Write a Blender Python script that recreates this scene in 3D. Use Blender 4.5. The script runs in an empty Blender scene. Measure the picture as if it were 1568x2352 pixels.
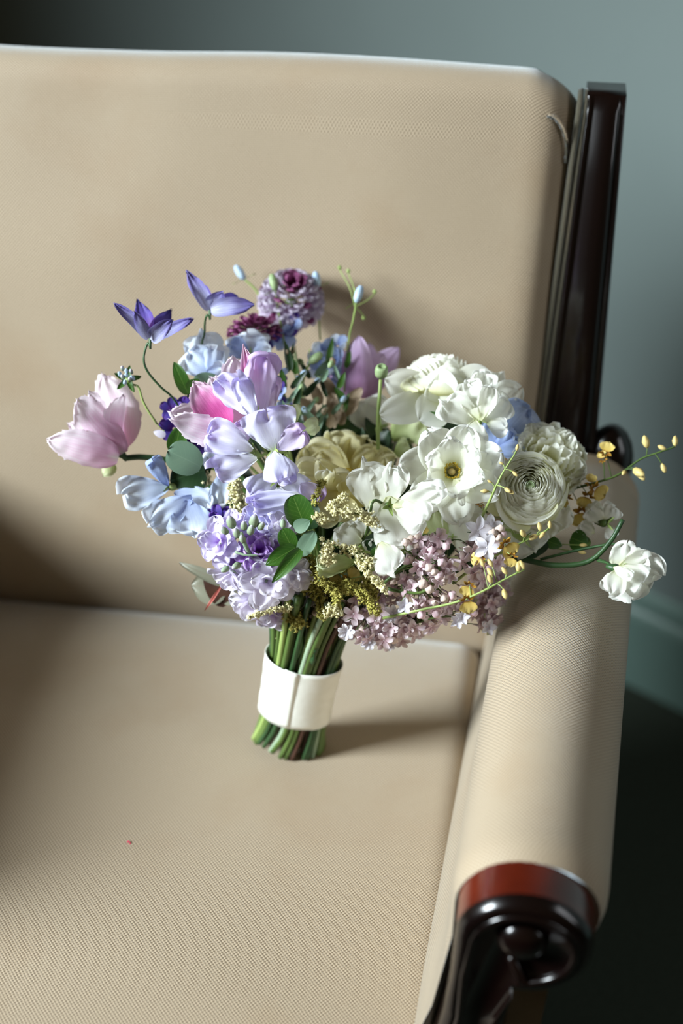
import bpy, bmesh, math, random
from mathutils import Vector, Matrix, noise
random.seed(7)
PI = math.pi
R_ = math.radians

# ------------------------------------------------------------------ frame of reference
# working units: centimetres, origin on the seat where the bouquet stands; seat is 43 cm above the floor
SEAT = 43.0
def W(p): return Vector((p[0] / 100, p[1] / 100, (p[2] + SEAT) / 100))

FPX = 3000.0
PITCH, YAW = R_(35), R_(8.5)
CR = Vector((math.cos(YAW), math.sin(YAW), 0))
CF = Vector((-math.sin(YAW) * math.cos(PITCH), math.cos(YAW) * math.cos(PITCH), -math.sin(PITCH)))
CU = CR.cross(CF)
def ray(x, y): return CR * ((x - 784) / FPX) - CU * ((y - 1176) / FPX) + CF
CAM = ray(665, 1742) * -93.0
def at(x, y, d): return CAM + ray(x, y) * d            # a photograph position and a distance -> point in cm

# ------------------------------------------------------------------ camera, world, lights, exposure
cam = bpy.data.cameras.new('camera'); camo = bpy.data.objects.new('camera', cam)
bpy.context.scene.collection.objects.link(camo); bpy.context.scene.camera = camo
camo.matrix_world = Matrix.Translation(W(CAM)) @ Matrix((CR, CU, -CF)).transposed().to_4x4()
cam.sensor_fit = 'VERTICAL'; cam.sensor_height = 36.0; cam.lens = 36.0 * FPX / 2352
cam.clip_start = 0.02
cam.dof.use_dof = True; cam.dof.focus_distance = 0.81; cam.dof.aperture_fstop = 2.6

wd = bpy.data.worlds.new('world'); bpy.context.scene.world = wd; wd.use_nodes = True
wd.node_tree.nodes['Background'].inputs[0].default_value = (1.0, 0.77, 0.44, 1)
wd.node_tree.nodes['Background'].inputs[1].default_value = 0.052

def area(name, target, direction, dist, sx, sy, power, color):
    l = bpy.data.lights.new(name, 'AREA'); l.shape = 'RECTANGLE'; l.size = sx; l.size_y = sy
    l.energy = power; l.color = color
    o = bpy.data.objects.new(name, l); bpy.context.scene.collection.objects.link(o)
    d = Vector(direction).normalized()
    o.location = W(target) + d * dist
    o.rotation_euler = d.to_track_quat('Z', 'Y').to_euler()
    return o
area('window_daylight', (14, 0, 20), (-0.84, -0.33, 0.43), 2.7, 0.8, 0.9, 17.6, (0.85, 0.95, 1.0)).data.spread = R_(48)
area('window_daylight_right', (34, 26, 15), (0.84, -0.36, 0.46), 1.8, 0.6, 1.2, 11.5, (0.93, 0.96, 1.0))

sc = bpy.context.scene
sc.view_settings.view_transform = 'Standard'; sc.view_settings.look = 'None'
sc.view_settings.gamma = 1.0; sc.view_settings.use_curve_mapping = False
sc.view_settings.exposure = 0.0

# ------------------------------------------------------------------ objects
ORG = {}
def link(o, parent=None, org=None):
    bpy.context.scene.collection.objects.link(o)
    org = org if org is not None else Vector((0, 0, 0))
    if parent is not None:
        o.parent = parent; o.location = org - ORG[parent.name]
    else:
        o.location = org
    ORG[o.name] = org
    return o
def empty(name, p, parent=None, label=None, cat=None, group=None):
    o = bpy.data.objects.new(name, None); o.empty_display_size = 0.02
    link(o, parent, W(p)); tag(o, label, cat, group); return o
def tag(o, label=None, cat=None, group=None, kind=None):
    if label: o['label'] = label
    if cat: o['category'] = cat
    if group: o['group'] = group
    if kind: o['kind'] = kind
    return o
def obj(name, data, mat, parent=None, label=None, origin=None, kind=None, smooth=True):
    """data = (verts in cm, faces, uvs per vertex or None)"""
    vs, fs, uv = data
    n = len(vs)
    if origin is None:
        c = Vector((0, 0, 0))
        for v in vs: c += Vector(v)
        origin = c / n
    o0 = W(origin)
    me = bpy.data.meshes.new(name)
    me.from_pydata([tuple(W(v) - o0) for v in vs], [], fs)
    if uv:
        l = me.uv_layers.new(name='UVMap')
        for lp in me.loops: l.data[lp.index].uv = uv[lp.vertex_index]
    if smooth: me.polygons.foreach_set('use_smooth', [True] * len(me.polygons))
    mats = mat if isinstance(mat, (list, tuple)) else [mat]
    for m in mats: me.materials.append(m)
    o = bpy.data.objects.new(name, me)
    link(o, parent, o0); tag(o, label, None, None, kind)
    return o
class MB:
    def __init__(s): s.v = []; s.f = []; s.uv = []; s.mi = []
    def add(s, d, mi=0):
        vs, fs, uv = d; k = len(s.v)
        s.v += [Vector(v) for v in vs]; s.f += [tuple(i + k for i in f) for f in fs]
        s.uv += uv if uv else [(0, 0)] * len(vs); s.mi += [mi] * len(fs)
        return s
    def build(s, name, mat, parent=None, **k):
        o = obj(name, (s.v, s.f, s.uv), mat, parent, **k)
        if any(s.mi): o.data.polygons.foreach_set('material_index', s.mi)
        return o

# ------------------------------------------------------------------ shapes
def smooth_path(pts, n=6):
    pts = [Vector(p) for p in pts]
    if len(pts) < 3: return [pts[0].lerp(pts[-1], i / n) for i in range(n + 1)]
    P = [pts[0] * 2 - pts[1]] + pts + [pts[-1] * 2 - pts[-2]]
    out = []
    for i in range(1, len(P) - 2):
        a, b, c, d = P[i - 1:i + 3]
        for k in range(n):
            t = k / n
            out.append(0.5 * (2 * b + (c - a) * t + (2 * a - 5 * b + 4 * c - d) * t * t + (3 * b - a - 3 * c + d) * t ** 3))
    out.append(pts[-1]); return out
def tube(pts, rad, ns=6, n=5, raw=False):
    P = pts if raw else smooth_path(pts, n)
    m = len(P); vs, fs, uv = [], [], []
    up = Vector((0.3, 0.2, 0.93))
    for i, p in enumerate(P):
        t = (P[min(i + 1, m - 1)] - P[max(i - 1, 0)]).normalized()
        a = t.cross(up)
        if a.length < 1e-4: a = t.cross(Vector((1, 0, 0)))
        a.normalize(); b = t.cross(a)
        r = rad(i / (m - 1)) if callable(rad) else rad
        for k in range(ns):
            q = 2 * PI * k / ns
            vs.append(p + a * (r * math.cos(q)) + b * (r * math.sin(q))); uv.append((k / ns, i / m))
    for i in range(m - 1):
        for k in range(ns):
            k2 = (k + 1) % ns
            fs.append((i * ns + k, i * ns + k2, (i + 1) * ns + k2, (i + 1) * ns + k))
    fs.append(tuple(range(ns))[::-1]); fs.append(tuple((m - 1) * ns + k for k in range(ns)))
    return vs, fs, uv
def frame(A, hint=(0, 0, 1)):
    A = Vector(A).normalized(); h = Vector(hint)
    X = h.cross(A)
    if X.length < 1e-3: X = Vector((0, 1, 0)).cross(A)
    X.normalize(); return X, A.cross(X).normalized(), A
def lathe(P, A, prof, ns=10, sq=0.0):
    """profile [(r, h)] turned about axis A through P"""
    X, Y, Z = frame(A); P = Vector(P); vs, fs, uv = [], [], []
    for i, (r, h) in enumerate(prof):
        for k in range(ns):
            q = 2 * PI * k / ns
            rr = r * (1 + sq * math.cos(4 * q))
            vs.append(P + X * (rr * math.cos(q)) + Y * (rr * math.sin(q)) + Z * h); uv.append((k / ns, i / (len(prof) - 1)))
    for i in range(len(prof) - 1):
        for k in range(ns):
            k2 = (k + 1) % ns
            fs.append((i * ns + k, i * ns + k2, (i + 1) * ns + k2, (i + 1) * ns + k))
    fs.append(tuple(range(ns))[::-1]); fs.append(tuple((len(prof) - 1) * ns + k for k in range(ns)))
    return vs, fs, uv
def ell(P, A, r, h, ns=8, nh=5):
    return lathe(P, A, [(max(0.02 * r, r * math.sin(PI * i / nh)), h * (0.5 - 0.5 * math.cos(PI * i / nh))) for i in range(nh + 1)], ns)

def petal(P0, L, N, length, width, bend=0.3, cup=0.8, ruf=0.04, freq=3.0, a=0.4, c=0.5, fringe=0.0,
          notch=0.0, nz=0.05, nu=10, nv=10, chord=False, twist=0.0, bp=1.0, point=0.0, cr=0.0, lobe=0.0, fril=0.0):
    """a petal from P0 along L, inner side facing N; bend and cup are angles in radians towards N"""
    P0 = Vector(P0); L = Vector(L).normalized(); N = Vector(N); N = (N - L * N.dot(L)).normalized(); S = L.cross(N)
    b0 = 0.03
    prof = lambda u: ((u + b0) ** a) * max(0.0, 1 - u) ** c
    mx = max(prof(i / 60) for i in range(61))
    us = [math.sin(i / nu * PI / 2) if c < 0.75 else i / nu for i in range(nu + 1)]
    cl = [(0.0, 0.0, 0.0)]; x = z = 0.0
    for i in range(nu):
        um = 0.5 * (us[i] + us[i + 1]); th = bend * um ** bp
        x += math.cos(th) * (us[i + 1] - us[i]); z += math.sin(th) * (us[i + 1] - us[i])
        cl.append((x, z, bend * us[i + 1] ** bp))
    if chord:
        an = math.atan2(z, x); k = 1 / math.hypot(x, z)
        cl = [((px * math.cos(an) + pz * math.sin(an)) * k, (-px * math.sin(an) + pz * math.cos(an)) * k, th - an) for px, pz, th in cl]
    sd = Vector((random.random() * 50, random.random() * 50, random.random() * 50)); ph = random.random() * 6.28
    vs, fs, uv = [], [], []
    for i, u in enumerate(us):
        w = width * 0.5 * prof(u) / mx
        if i == nu: w = width * 0.5 * 0.06
        cx, cz, th = cl[i]
        for j in range(nv + 1):
            v = -1 + 2 * j / nv
            k = abs(cup) if abs(cup) > 0.01 else 0.01
            wm = width * 0.5; an_ = v * k * w / wm
            lx = math.sin(an_) * wm / k; lz = (1 - math.cos(an_)) * wm / k * (1 if cup > 0 else -1)
            e = max(abs(v), u) ** 3 * (0.3 + 0.7 * u)
            lz += ruf * length * math.sin(freq * PI * v * (0.6 + 0.4 * u) + ph + u * 2.5) * e
            q = cx * length
            if fril: lz += fril * length * math.sin(8 * PI * (v * 0.5 + u * (0.7 if v > 0 else -0.7)) + ph) * max(abs(v), u) ** 7
            if lobe: q += lobe * length * u ** 3 * noise.noise(Vector((v * 2.6, 0, 0)) + sd) * 1.6
            if notch: q -= notch * length * math.exp(-(v / 0.28) ** 2) * u ** 4
            if point: q += point * length * math.exp(-(v / 0.25) ** 2) * u ** 6
            if fringe and (abs(v) > 0.99 or i >= nu - 1) and u > 0.35:
                lx *= 1 + fringe * random.uniform(-1, 1); q += fringe * length * 0.5 * random.uniform(-1, 1)
            tw = twist * u
            lx, lz = lx * math.cos(tw) - lz * math.sin(tw), lx * math.sin(tw) + lz * math.cos(tw)
            p = P0 + L * (q - math.sin(th) * lz) + N * (cz * length + math.cos(th) * lz) + S * lx
            if nz: p += N * (noise.noise(p * 0.55 + sd) * nz * length * (0.2 + u)) + S * (noise.noise(p * 0.6 - sd) * nz * 0.7 * length * u * abs(v))
            if cr: p += N * (noise.noise(p * 1.5 + sd) * cr * (0.3 + 0.7 * e))
            vs.append(p); uv.append((0.5 + v * 0.5, u))
    n1 = nv + 1
    for i in range(nu):
        for j in range(nv):
            fs.append((i * n1 + j, i * n1 + j + 1, (i + 1) * n1 + j + 1, (i + 1) * n1 + j))
    return vs, fs, uv
def fpet(base, tip, wpx, roll=0.0, **k):
    """petal between two photograph positions (x, y, depth), facing the viewer, rolled about its length"""
    B = at(*base); T = at(*tip); L = T - B; ln = L.length; Ln = L / ln
    N = CAM - B; N = (N - Ln * N.dot(Ln)).normalized()
    N = Matrix.Rotation(R_(roll), 3, Ln) @ N
    d = 0.5 * (base[2] + tip[2])
    k.setdefault('bend', -0.5)
    return petal(B, Ln, N, ln, wpx * d / FPX, chord=True, **k)
def rpet(P, A, phi, theta, length, width, r0=0.1, X0=None, **k):
    """petal of a radial flower: azimuth phi, opened theta from the axis A"""
    X, Y, Z = frame(A)
    Rr = X * math.cos(phi) + Y * math.sin(phi)
    L = Z * math.cos(theta) + Rr * math.sin(theta)
    N = Z * math.sin(theta) - Rr * math.cos(theta)
    return petal(Vector(P) + Rr * r0, L, N, length, width, **k)
def shell(P, A, phi, dphi, r, z0, H, inc=0.25, flare=0.0, side=0.5, ruf=0.03, fringe=0.0, nse=0.06, nu=7, nv=12, freq=3):
    """cupped petal that wraps round the axis at radius r, rim at z0 + H"""
    X, Y, Z = frame(A); P = Vector(P); vs, fs, uv = [], [], []
    ph = random.random() * 6.28; sd = Vector((random.random() * 40, 3, 7))
    for i in range(nu + 1):
        u = i / nu
        for j in range(nv + 1):
            v = -1 + 2 * j / nv
            pf = (0.35 + 0.65 * min(1, (u * 1.6)) ** 0.7)
            if u > 0.6: pf *= 1 - 0.28 * ((u - 0.6) / 0.4) ** 2
            f = phi + v * dphi * pf
            h = H * u * (1 - side * abs(v) ** 2.6 * u)
            rr = r * (0.55 + 0.45 * math.sin(min(1, u * 1.5) * PI / 2)) * (1 - inc * max(0, u - 0.35) ** 1.6) + flare * u ** 2.5
            rr += ruf * math.sin(freq * PI * v + ph) * u ** 2 + nse * r * noise.noise(Vector((v * 1.5, u * 2, 0)) + sd)
            rr *= 1 + 0.07 * v
            if fringe and i == nu: h += fringe * random.uniform(-1, 1); rr += fringe * random.uniform(-1, 1)
            vs.append(P + X * (rr * math.cos(f)) + Y * (rr * math.sin(f)) + Z * (z0 + h)); uv.append((0.5 + v / 2, u))
    n1 = nv + 1
    for i in range(nu):
        for j in range(nv): fs.append((i * n1 + j, i * n1 + j + 1, (i + 1) * n1 + j + 1, (i + 1) * n1 + j))
    return vs, fs, uv

# ------------------------------------------------------------------ materials
def srgb(r, g, b):
    f = lambda c: (c / 255 / 12.92) if c / 255 <= 0.04045 else ((c / 255 + 0.055) / 1.055) ** 2.4
    return (f(r), f(g), f(b), 1)
def newmat(name):
    m = bpy.data.materials.new(name); m.use_nodes = True
    nt = m.node_tree; return m, nt, nt.nodes, nt.links, nt.nodes['Principled BSDF']
def nd(ns, t, **k):
    n = ns.new(t)
    for a, b in k.items(): setattr(n, a, b)
    return n
def mathn(ns, lk, op, a, b=None):
    n = ns.new('ShaderNodeMath'); n.operation = op
    for i, v in enumerate((a, b)):
        if v is None: continue
        if isinstance(v, (int, float)): n.inputs[i].default_value = v
        else: lk.new(v, n.inputs[i])
    return n.outputs[0]
def petal_mat(name, stops, vein=0.12, veincol=None, trans=0.3, rough=0.55, mottle=0.06, edge=None, sides=0.0):
    """stops = [(position along the petal, colour)]"""
    m, nt, ns, lk, bs = newmat(name)
    uv = nd(ns, 'ShaderNodeUVMap', uv_map='UVMap'); sp = nd(ns, 'ShaderNodeSeparateXYZ'); lk.new(uv.outputs[0], sp.inputs[0])
    v2 = mathn(ns, lk, 'ABSOLUTE', mathn(ns, lk, 'SUBTRACT', sp.outputs[0], 0.5))       # 0 centre, .5 margin
    nz = nd(ns, 'ShaderNodeTexNoise'); nz.inputs['Scale'].default_value = 5
    pos = mathn(ns, lk, 'ADD', sp.outputs[1], mathn(ns, lk, 'MULTIPLY', v2, sides))
    mp0 = nd(ns, 'ShaderNodeMapping'); mp0.inputs['Scale'].default_value = (9, 1.2, 1); lk.new(uv.outputs[0], mp0.inputs[0])
    lk.new(mp0.outputs[0], nz.inputs['Vector'])
    pos = mathn(ns, lk, 'ADD', pos, mathn(ns, lk, 'MULTIPLY', mathn(ns, lk, 'SUBTRACT', nz.outputs[0], 0.5), 0.25))
    cr = nd(ns, 'ShaderNodeValToRGB'); lk.new(pos, cr.inputs[0])
    el = cr.color_ramp.elements
    el[0].position = stops[0][0]; el[0].color = srgb(*stops[0][1])
    el[1].position = stops[-1][0]; el[1].color = srgb(*stops[-1][1])
    for p, c in stops[1:-1]:
        e = el.new(p); e.color = srgb(*c)
    mp = nd(ns, 'ShaderNodeMapping'); mp.inputs['Scale'].default_value = (26, 1.6, 1); lk.new(uv.outputs[0], mp.inputs[0])
    n2 = nd(ns, 'ShaderNodeTexNoise'); n2.inputs['Scale'].default_value = 1.6; n2.inputs['Detail'].default_value = 3; lk.new(mp.outputs[0], n2.inputs['Vector'])
    mx = nd(ns, 'ShaderNodeMix', data_type='RGBA', blend_type='MULTIPLY')
    r2 = nd(ns, 'ShaderNodeMapRange'); r2.inputs[1].default_value = 0.35; r2.inputs[2].default_value = 0.65
    r2.inputs[3].default_value = 0; r2.inputs[4].default_value = vein; lk.new(n2.outputs[0], r2.inputs[0])
    lk.new(r2.outputs[0], mx.inputs['Factor']); lk.new(cr.outputs[0], mx.inputs['A'])
    mx.inputs['B'].default_value = srgb(*(veincol or (150, 150, 150)))
    bs.inputs['Roughness'].default_value = rough; bs.inputs['Specular IOR Level'].default_value = 0.25
    lk.new(mx.outputs['Result'], bs.inputs['Base Color'])
    bp = nd(ns, 'ShaderNodeBump'); bp.inputs['Strength'].default_value = 0.18; bp.inputs['Distance'].default_value = 0.0005
    lk.new(n2.outputs[0], bp.inputs['Height']); lk.new(bp.outputs[0], bs.inputs['Normal'])
    tr = nd(ns, 'ShaderNodeBsdfTranslucent'); lk.new(mx.outputs['Result'], tr.inputs[0])
    ms = nd(ns, 'ShaderNodeMixShader'); ms.inputs[0].default_value = trans
    lk.new(bs.outputs[0], ms.inputs[1]); lk.new(tr.outputs[0], ms.inputs[2]); lk.new(ms.outputs[0], ns['Material Output'].inputs[0])
    return m
def leaf_mat(name, c1, c2, vein=(120, 150, 70), vs=0.5, rough=0.4, trans=0.2):
    m, nt, ns, lk, bs = newmat(name)
    uv = nd(ns, 'ShaderNodeUVMap', uv_map='UVMap'); sp = nd(ns, 'ShaderNodeSeparateXYZ'); lk.new(uv.outputs[0], sp.inputs[0])
    ax = mathn(ns, lk, 'ABSOLUTE', mathn(ns, lk, 'SUBTRACT', sp.outputs[0], 0.5))
    mid = mathn(ns, lk, 'LESS_THAN', ax, 0.014)
    s = mathn(ns, lk, 'SUBTRACT', mathn(ns, lk, 'MULTIPLY', sp.outputs[1], 7.0), mathn(ns, lk, 'MULTIPLY', ax, 5.0))
    fr = mathn(ns, lk, 'FRACT', s)
    sd = mathn(ns, lk, 'LESS_THAN', fr, 0.07)
    vn = mathn(ns, lk, 'MULTIPLY', mathn(ns, lk, 'MAXIMUM', mid, mathn(ns, lk, 'MULTIPLY', sd, 0.6)), vs)
    nz = nd(ns, 'ShaderNodeTexNoise'); nz.inputs['Scale'].default_value = 60
    tc = nd(ns, 'ShaderNodeTexCoord'); lk.new(tc.outputs['Object'], nz.inputs['Vector'])
    a = nd(ns, 'ShaderNodeMix', data_type='RGBA'); a.inputs['A'].default_value = srgb(*c1); a.inputs['B'].default_value = srgb(*c2)
    lk.new(nz.outputs[0], a.inputs['Factor'])
    b = nd(ns, 'ShaderNodeMix', data_type='RGBA'); lk.new(vn, b.inputs['Factor']); lk.new(a.outputs['Result'], b.inputs['A'])
    b.inputs['B'].default_value = srgb(*vein)
    lk.new(b.outputs['Result'], bs.inputs['Base Color']); bs.inputs['Roughness'].default_value = rough
    tr = nd(ns, 'ShaderNodeBsdfTranslucent'); lk.new(b.outputs['Result'], tr.inputs[0])
    ms = nd(ns, 'ShaderNodeMixShader'); ms.inputs[0].default_value = trans
    lk.new(bs.outputs[0], ms.inputs[1]); lk.new(tr.outputs[0], ms.inputs[2]); lk.new(ms.outputs[0], ns['Material Output'].inputs[0])
    return m
def noise_mat(name, c1, c2, scale=40, rough=0.6, spec=0.4, bump=0.0, stretch=None, coat=0.0, detail=3):
    m, nt, ns, lk, bs = newmat(name)
    tc = nd(ns, 'ShaderNodeTexCoord'); nz = nd(ns, 'ShaderNodeTexNoise'); nz.inputs['Scale'].default_value = scale; nz.inputs['Detail'].default_value = detail
    src = tc.outputs['Object']
    if stretch:
        mp = nd(ns, 'ShaderNodeMapping'); mp.inputs['Scale'].default_value = stretch; lk.new(src, mp.inputs[0]); src = mp.outputs[0]
    lk.new(src, nz.inputs['Vector'])
    cr = nd(ns, 'ShaderNodeValToRGB'); cr.color_ramp.elements[0].position = 0.3; cr.color_ramp.elements[1].position = 0.7
    cr.color_ramp.elements[0].color = srgb(*c1); cr.color_ramp.elements[1].color = srgb(*c2)
    lk.new(nz.outputs[0], cr.inputs[0]); lk.new(cr.outputs[0], bs.inputs['Base Color'])
    bs.inputs['Roughness'].default_value = rough; bs.inputs['Specular IOR Level'].default_value = spec
    bs.inputs['Coat Weight'].default_value = coat; bs.inputs['Coat Roughness'].default_value = 0.08
    if bump:
        bp = nd(ns, 'ShaderNodeBump'); bp.inputs['Strength'].default_value = 0.6; bp.inputs['Distance'].default_value = bump
        lk.new(nz.outputs[0], bp.inputs['Height']); lk.new(bp.outputs[0], bs.inputs['Normal'])
    return m
def fabric_mat(name, col, dark, per=0.245, bump=0.0004, stain=(150, 120, 85)):
    """woven upholstery, UV in centimetres"""
    m, nt, ns, lk, bs = newmat(name)
    uv = nd(ns, 'ShaderNodeUVMap', uv_map='UVMap'); sp = nd(ns, 'ShaderNodeSeparateXYZ'); lk.new(uv.outputs[0], sp.inputs[0])
    k = 2 * PI / per
    nzw = nd(ns, 'ShaderNodeTexNoise'); nzw.inputs['Scale'].default_value = 1.3; lk.new(uv.outputs[0], nzw.inputs['Vector'])
    wob = mathn(ns, lk, 'MULTIPLY', nzw.outputs[0], 1.6)
    sx = mathn(ns, lk, 'SINE', mathn(ns, lk, 'ADD', mathn(ns, lk, 'MULTIPLY', sp.outputs[0], k), wob))
    sy = mathn(ns, lk, 'SINE', mathn(ns, lk, 'ADD', mathn(ns, lk, 'MULTIPLY', sp.outputs[1], k * 0.95), wob))
    h = mathn(ns, lk, 'ADD', mathn(ns, lk, 'MULTIPLY', mathn(ns, lk, 'MULTIPLY', sx, sy), 0.5), 0.5)
    fine = nd(ns, 'ShaderNodeTexNoise'); fine.inputs['Scale'].default_value = 14; fine.inputs['Detail'].default_value = 3; lk.new(uv.outputs[0], fine.inputs['Vector'])
    cr = nd(ns, 'ShaderNodeValToRGB'); lk.new(h, cr.inputs[0])
    cr.color_ramp.elements[0].position = 0.02; cr.color_ramp.elements[0].color = srgb(*dark)
    cr.color_ramp.elements[1].position = 0.42; cr.color_ramp.elements[1].color = srgb(*col)
    big = nd(ns, 'ShaderNodeTexNoise'); big.inputs['Scale'].default_value = 0.09; big.inputs['Detail'].default_value = 4; lk.new(uv.outputs[0], big.inputs['Vector'])
    mr = nd(ns, 'ShaderNodeMapRange'); mr.inputs[1].default_value = 0.52; mr.inputs[2].default_value = 0.8; mr.inputs[4].default_value = 0.45
    lk.new(big.outputs[0], mr.inputs[0])
    mx = nd(ns, 'ShaderNodeMix', data_type='RGBA'); lk.new(mr.outputs[0], mx.inputs['Factor']); lk.new(cr.outputs[0], mx.inputs['A'])
    mx.inputs['B'].default_value = srgb(*stain)
    lk.new(mx.outputs['Result'], bs.inputs['Base Color'])
    bs.inputs['Roughness'].default_value = 0.6; bs.inputs['Specular IOR Level'].default_value = 0.45
    bs.inputs['Sheen Weight'].default_value = 0.8; bs.inputs['Sheen Tint'].default_value = (0.8, 0.92, 1.0, 1); bs.inputs['Sheen Roughness'].default_value = 0.4
    hh = mathn(ns, lk, 'ADD', h, mathn(ns, lk, 'MULTIPLY', fine.outputs[0], 0.5))
    bp = nd(ns, 'ShaderNodeBump'); bp.inputs['Strength'].default_value = 0.8; bp.inputs['Distance'].default_value = bump
    lk.new(hh, bp.inputs['Height']); lk.new(bp.outputs[0], bs.inputs['Normal'])
    return m

FAB = fabric_mat('beige_woven_upholstery', (176, 157, 131), (112, 93, 68))
PIPE = fabric_mat('olive_beige_piping', (76, 68, 46), (50, 44, 30), per=0.15)
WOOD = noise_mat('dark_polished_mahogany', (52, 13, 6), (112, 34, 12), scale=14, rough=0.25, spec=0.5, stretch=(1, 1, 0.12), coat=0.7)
WOOD_SHADED = noise_mat('shaded_polished_mahogany', (6, 3, 3), (18, 7, 5), scale=14, rough=0.22, spec=0.35, stretch=(1, 1, 0.12), coat=0.35)  # same mahogany, shade put into its colour for posts and scroll faces
WALLM = noise_mat('grey_green_painted_plaster', (112, 124, 121), (116, 128, 125), scale=6, rough=0.6, bump=0.0003)
BASEM = noise_mat('grey_green_painted_wood', (100, 124, 116), (106, 130, 122), scale=8, rough=0.35)
CARP = noise_mat('dark_carpet', (36, 42, 36), (62, 68, 58), scale=350, rough=0.95, spec=0.1, bump=0.004)
RIB = noise_mat('ivory_ribbon', (236, 236, 226), (244, 244, 236), scale=120, rough=0.38, spec=0.5, bump=0.0002)
STEM = noise_mat('green_stem', (54, 80, 34), (98, 120, 58), scale=60, rough=0.45, stretch=(1, 1, 0.2))
STEMD = noise_mat('dark_green_stem', (34, 62, 34), (60, 92, 50), scale=60, rough=0.45)
STEMP = noise_mat('pale_blue_green_stem', (124, 148, 120), (166, 182, 152), scale=60, rough=0.5)
STEMB = noise_mat('reddish_brown_stem', (60, 36, 28), (88, 56, 40), scale=60, rough=0.5)
STEML = noise_mat('yellow_green_stem', (134, 158, 82), (160, 178, 104), scale=60, rough=0.45)
LEAF = leaf_mat('green_leaf', (38, 78, 24), (70, 112, 34), vein=(130, 160, 80))
LEAFD = leaf_mat('dark_green_leaf', (22, 46, 22), (36, 66, 30), vein=(60, 90, 50))
LEAFG = leaf_mat('grey_green_leaf', (96, 128, 106), (124, 150, 122), vein=(140, 164, 136), vs=0.3, rough=0.6)
LEAFR = leaf_mat('reddish_grey_leaf', (112, 110, 92), (140, 140, 118), vein=(150, 100, 90), vs=0.3)
WH = petal_mat('white_petal', [(0.0, (230, 232, 190)), (0.3, (246, 246, 232)), (1.0, (252, 252, 248))], vein=0.05, veincol=(200, 206, 186), trans=0.5)
WHR = petal_mat('white_ranunculus_petal', [(0.0, (226, 224, 150)), (0.6, (244, 243, 208)), (0.85, (252, 252, 240)), (1.0, (254, 254, 248))], vein=0.04, veincol=(210, 210, 160), rough=0.4, trans=0.5)
WHG = petal_mat('greenish_white_petal', [(0.0, (176, 196, 116)), (1.0, (226, 232, 190))], vein=0.1)
CREAM = petal_mat('cream_petal', [(0.0, (222, 206, 120)), (0.5, (240, 232, 176)), (1.0, (248, 244, 212))], vein=0.08, veincol=(214, 200, 130), trans=0.5)
LAV = petal_mat('lavender_petal', [(0.0, (240, 242, 232)), (0.2, (236, 236, 250)), (0.7, (230, 228, 250)), (1.0, (224, 216, 247))], vein=0.2, veincol=(196, 190, 236), trans=0.4)
LAVP = petal_mat('pinkish_lavender_petal', [(0.0, (216, 206, 232)), (0.5, (232, 220, 246)), (1.0, (222, 198, 236))], vein=0.2, veincol=(194, 166, 220), trans=0.4)
BLUE = petal_mat('pale_blue_petal', [(0.0, (184, 198, 232)), (0.4, (206, 220, 246)), (0.8, (228, 238, 250)), (1.0, (242, 246, 250))], vein=0.2, veincol=(166, 184, 230), trans=0.4)
BLUED = petal_mat('mid_blue_petal', [(0.0, (112, 128, 190)), (0.45, (168, 188, 232)), (1.0, (196, 212, 242))], vein=0.25, veincol=(120, 138, 204), trans=0.4)
VIO = petal_mat('violet_petal', [(0.0, (90, 40, 130)), (0.5, (66, 56, 140)), (1.0, (104, 66, 160))], vein=0.2, veincol=(50, 30, 90))
CLEM = petal_mat('clematis_petal', [(0.0, (220, 222, 236)), (0.4, (194, 196, 226)), (0.8, (150, 144, 200)), (1.0, (128, 118, 184))], vein=0.5, veincol=(130, 118, 176), rough=0.5, sides=0.6)
CLEMI = petal_mat('clematis_inner_petal', [(0.0, (120, 60, 128)), (0.5, (104, 84, 168)), (1.0, (96, 88, 172))], vein=0.3, veincol=(80, 50, 130))
TUL = petal_mat('pink_white_tulip_petal', [(0.0, (248, 248, 236)), (0.22, (238, 196, 220)), (0.55, (242, 218, 234)), (0.9, (252, 246, 250))], vein=0.28, veincol=(226, 150, 198), sides=0.6, trans=0.4)
TULM = petal_mat('magenta_tulip_petal', [(0.0, (236, 200, 210)), (0.15, (206, 74, 148)), (0.55, (216, 104, 170)), (0.85, (232, 160, 202)), (1.0, (246, 222, 236))], vein=0.3, veincol=(180, 50, 130), sides=0.55)
TULL = petal_mat('mauve_tulip_petal', [(0.0, (190, 140, 180)), (0.5, (200, 164, 206)), (1.0, (222, 200, 232))], vein=0.3, veincol=(176, 110, 170), sides=0.4)
STK = petal_mat('lilac_stock_petal', [(0.0, (190, 150, 220)), (0.25, (228, 214, 244)), (1.0, (238, 232, 250))], vein=0.1, veincol=(200, 180, 236), trans=0.4)
STKP = petal_mat('purple_stock_petal', [(0.0, (130, 50, 160)), (0.45, (172, 118, 208)), (1.0, (214, 184, 238))], vein=0.2, veincol=(130, 60, 170))
STKL = petal_mat('pale_stock_petal', [(0.0, (230, 222, 238)), (1.0, (246, 242, 252))], vein=0.08, veincol=(214, 204, 238), trans=0.4)
MAR = petal_mat('maroon_petal', [(0.0, (60, 16, 40)), (0.6, (110, 40, 84)), (1.0, (164, 96, 140))], vein=0.2)
SCAB = petal_mat('mauve_scabiosa_petal', [(0.0, (180, 150, 178)), (0.5, (210, 192, 216)), (1.0, (230, 220, 236))], vein=0.1, trans=0.4)
LILM = petal_mat('pink_lilac_petal', [(0.0, (200, 160, 172)), (0.5, (228, 206, 212)), (1.0, (238, 224, 228))], vein=0.1, trans=0.15)
LILW = petal_mat('white_lilac_petal', [(0.0, (216, 210, 220)), (1.0, (242, 240, 246))], vein=0.05, trans=0.15)
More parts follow.
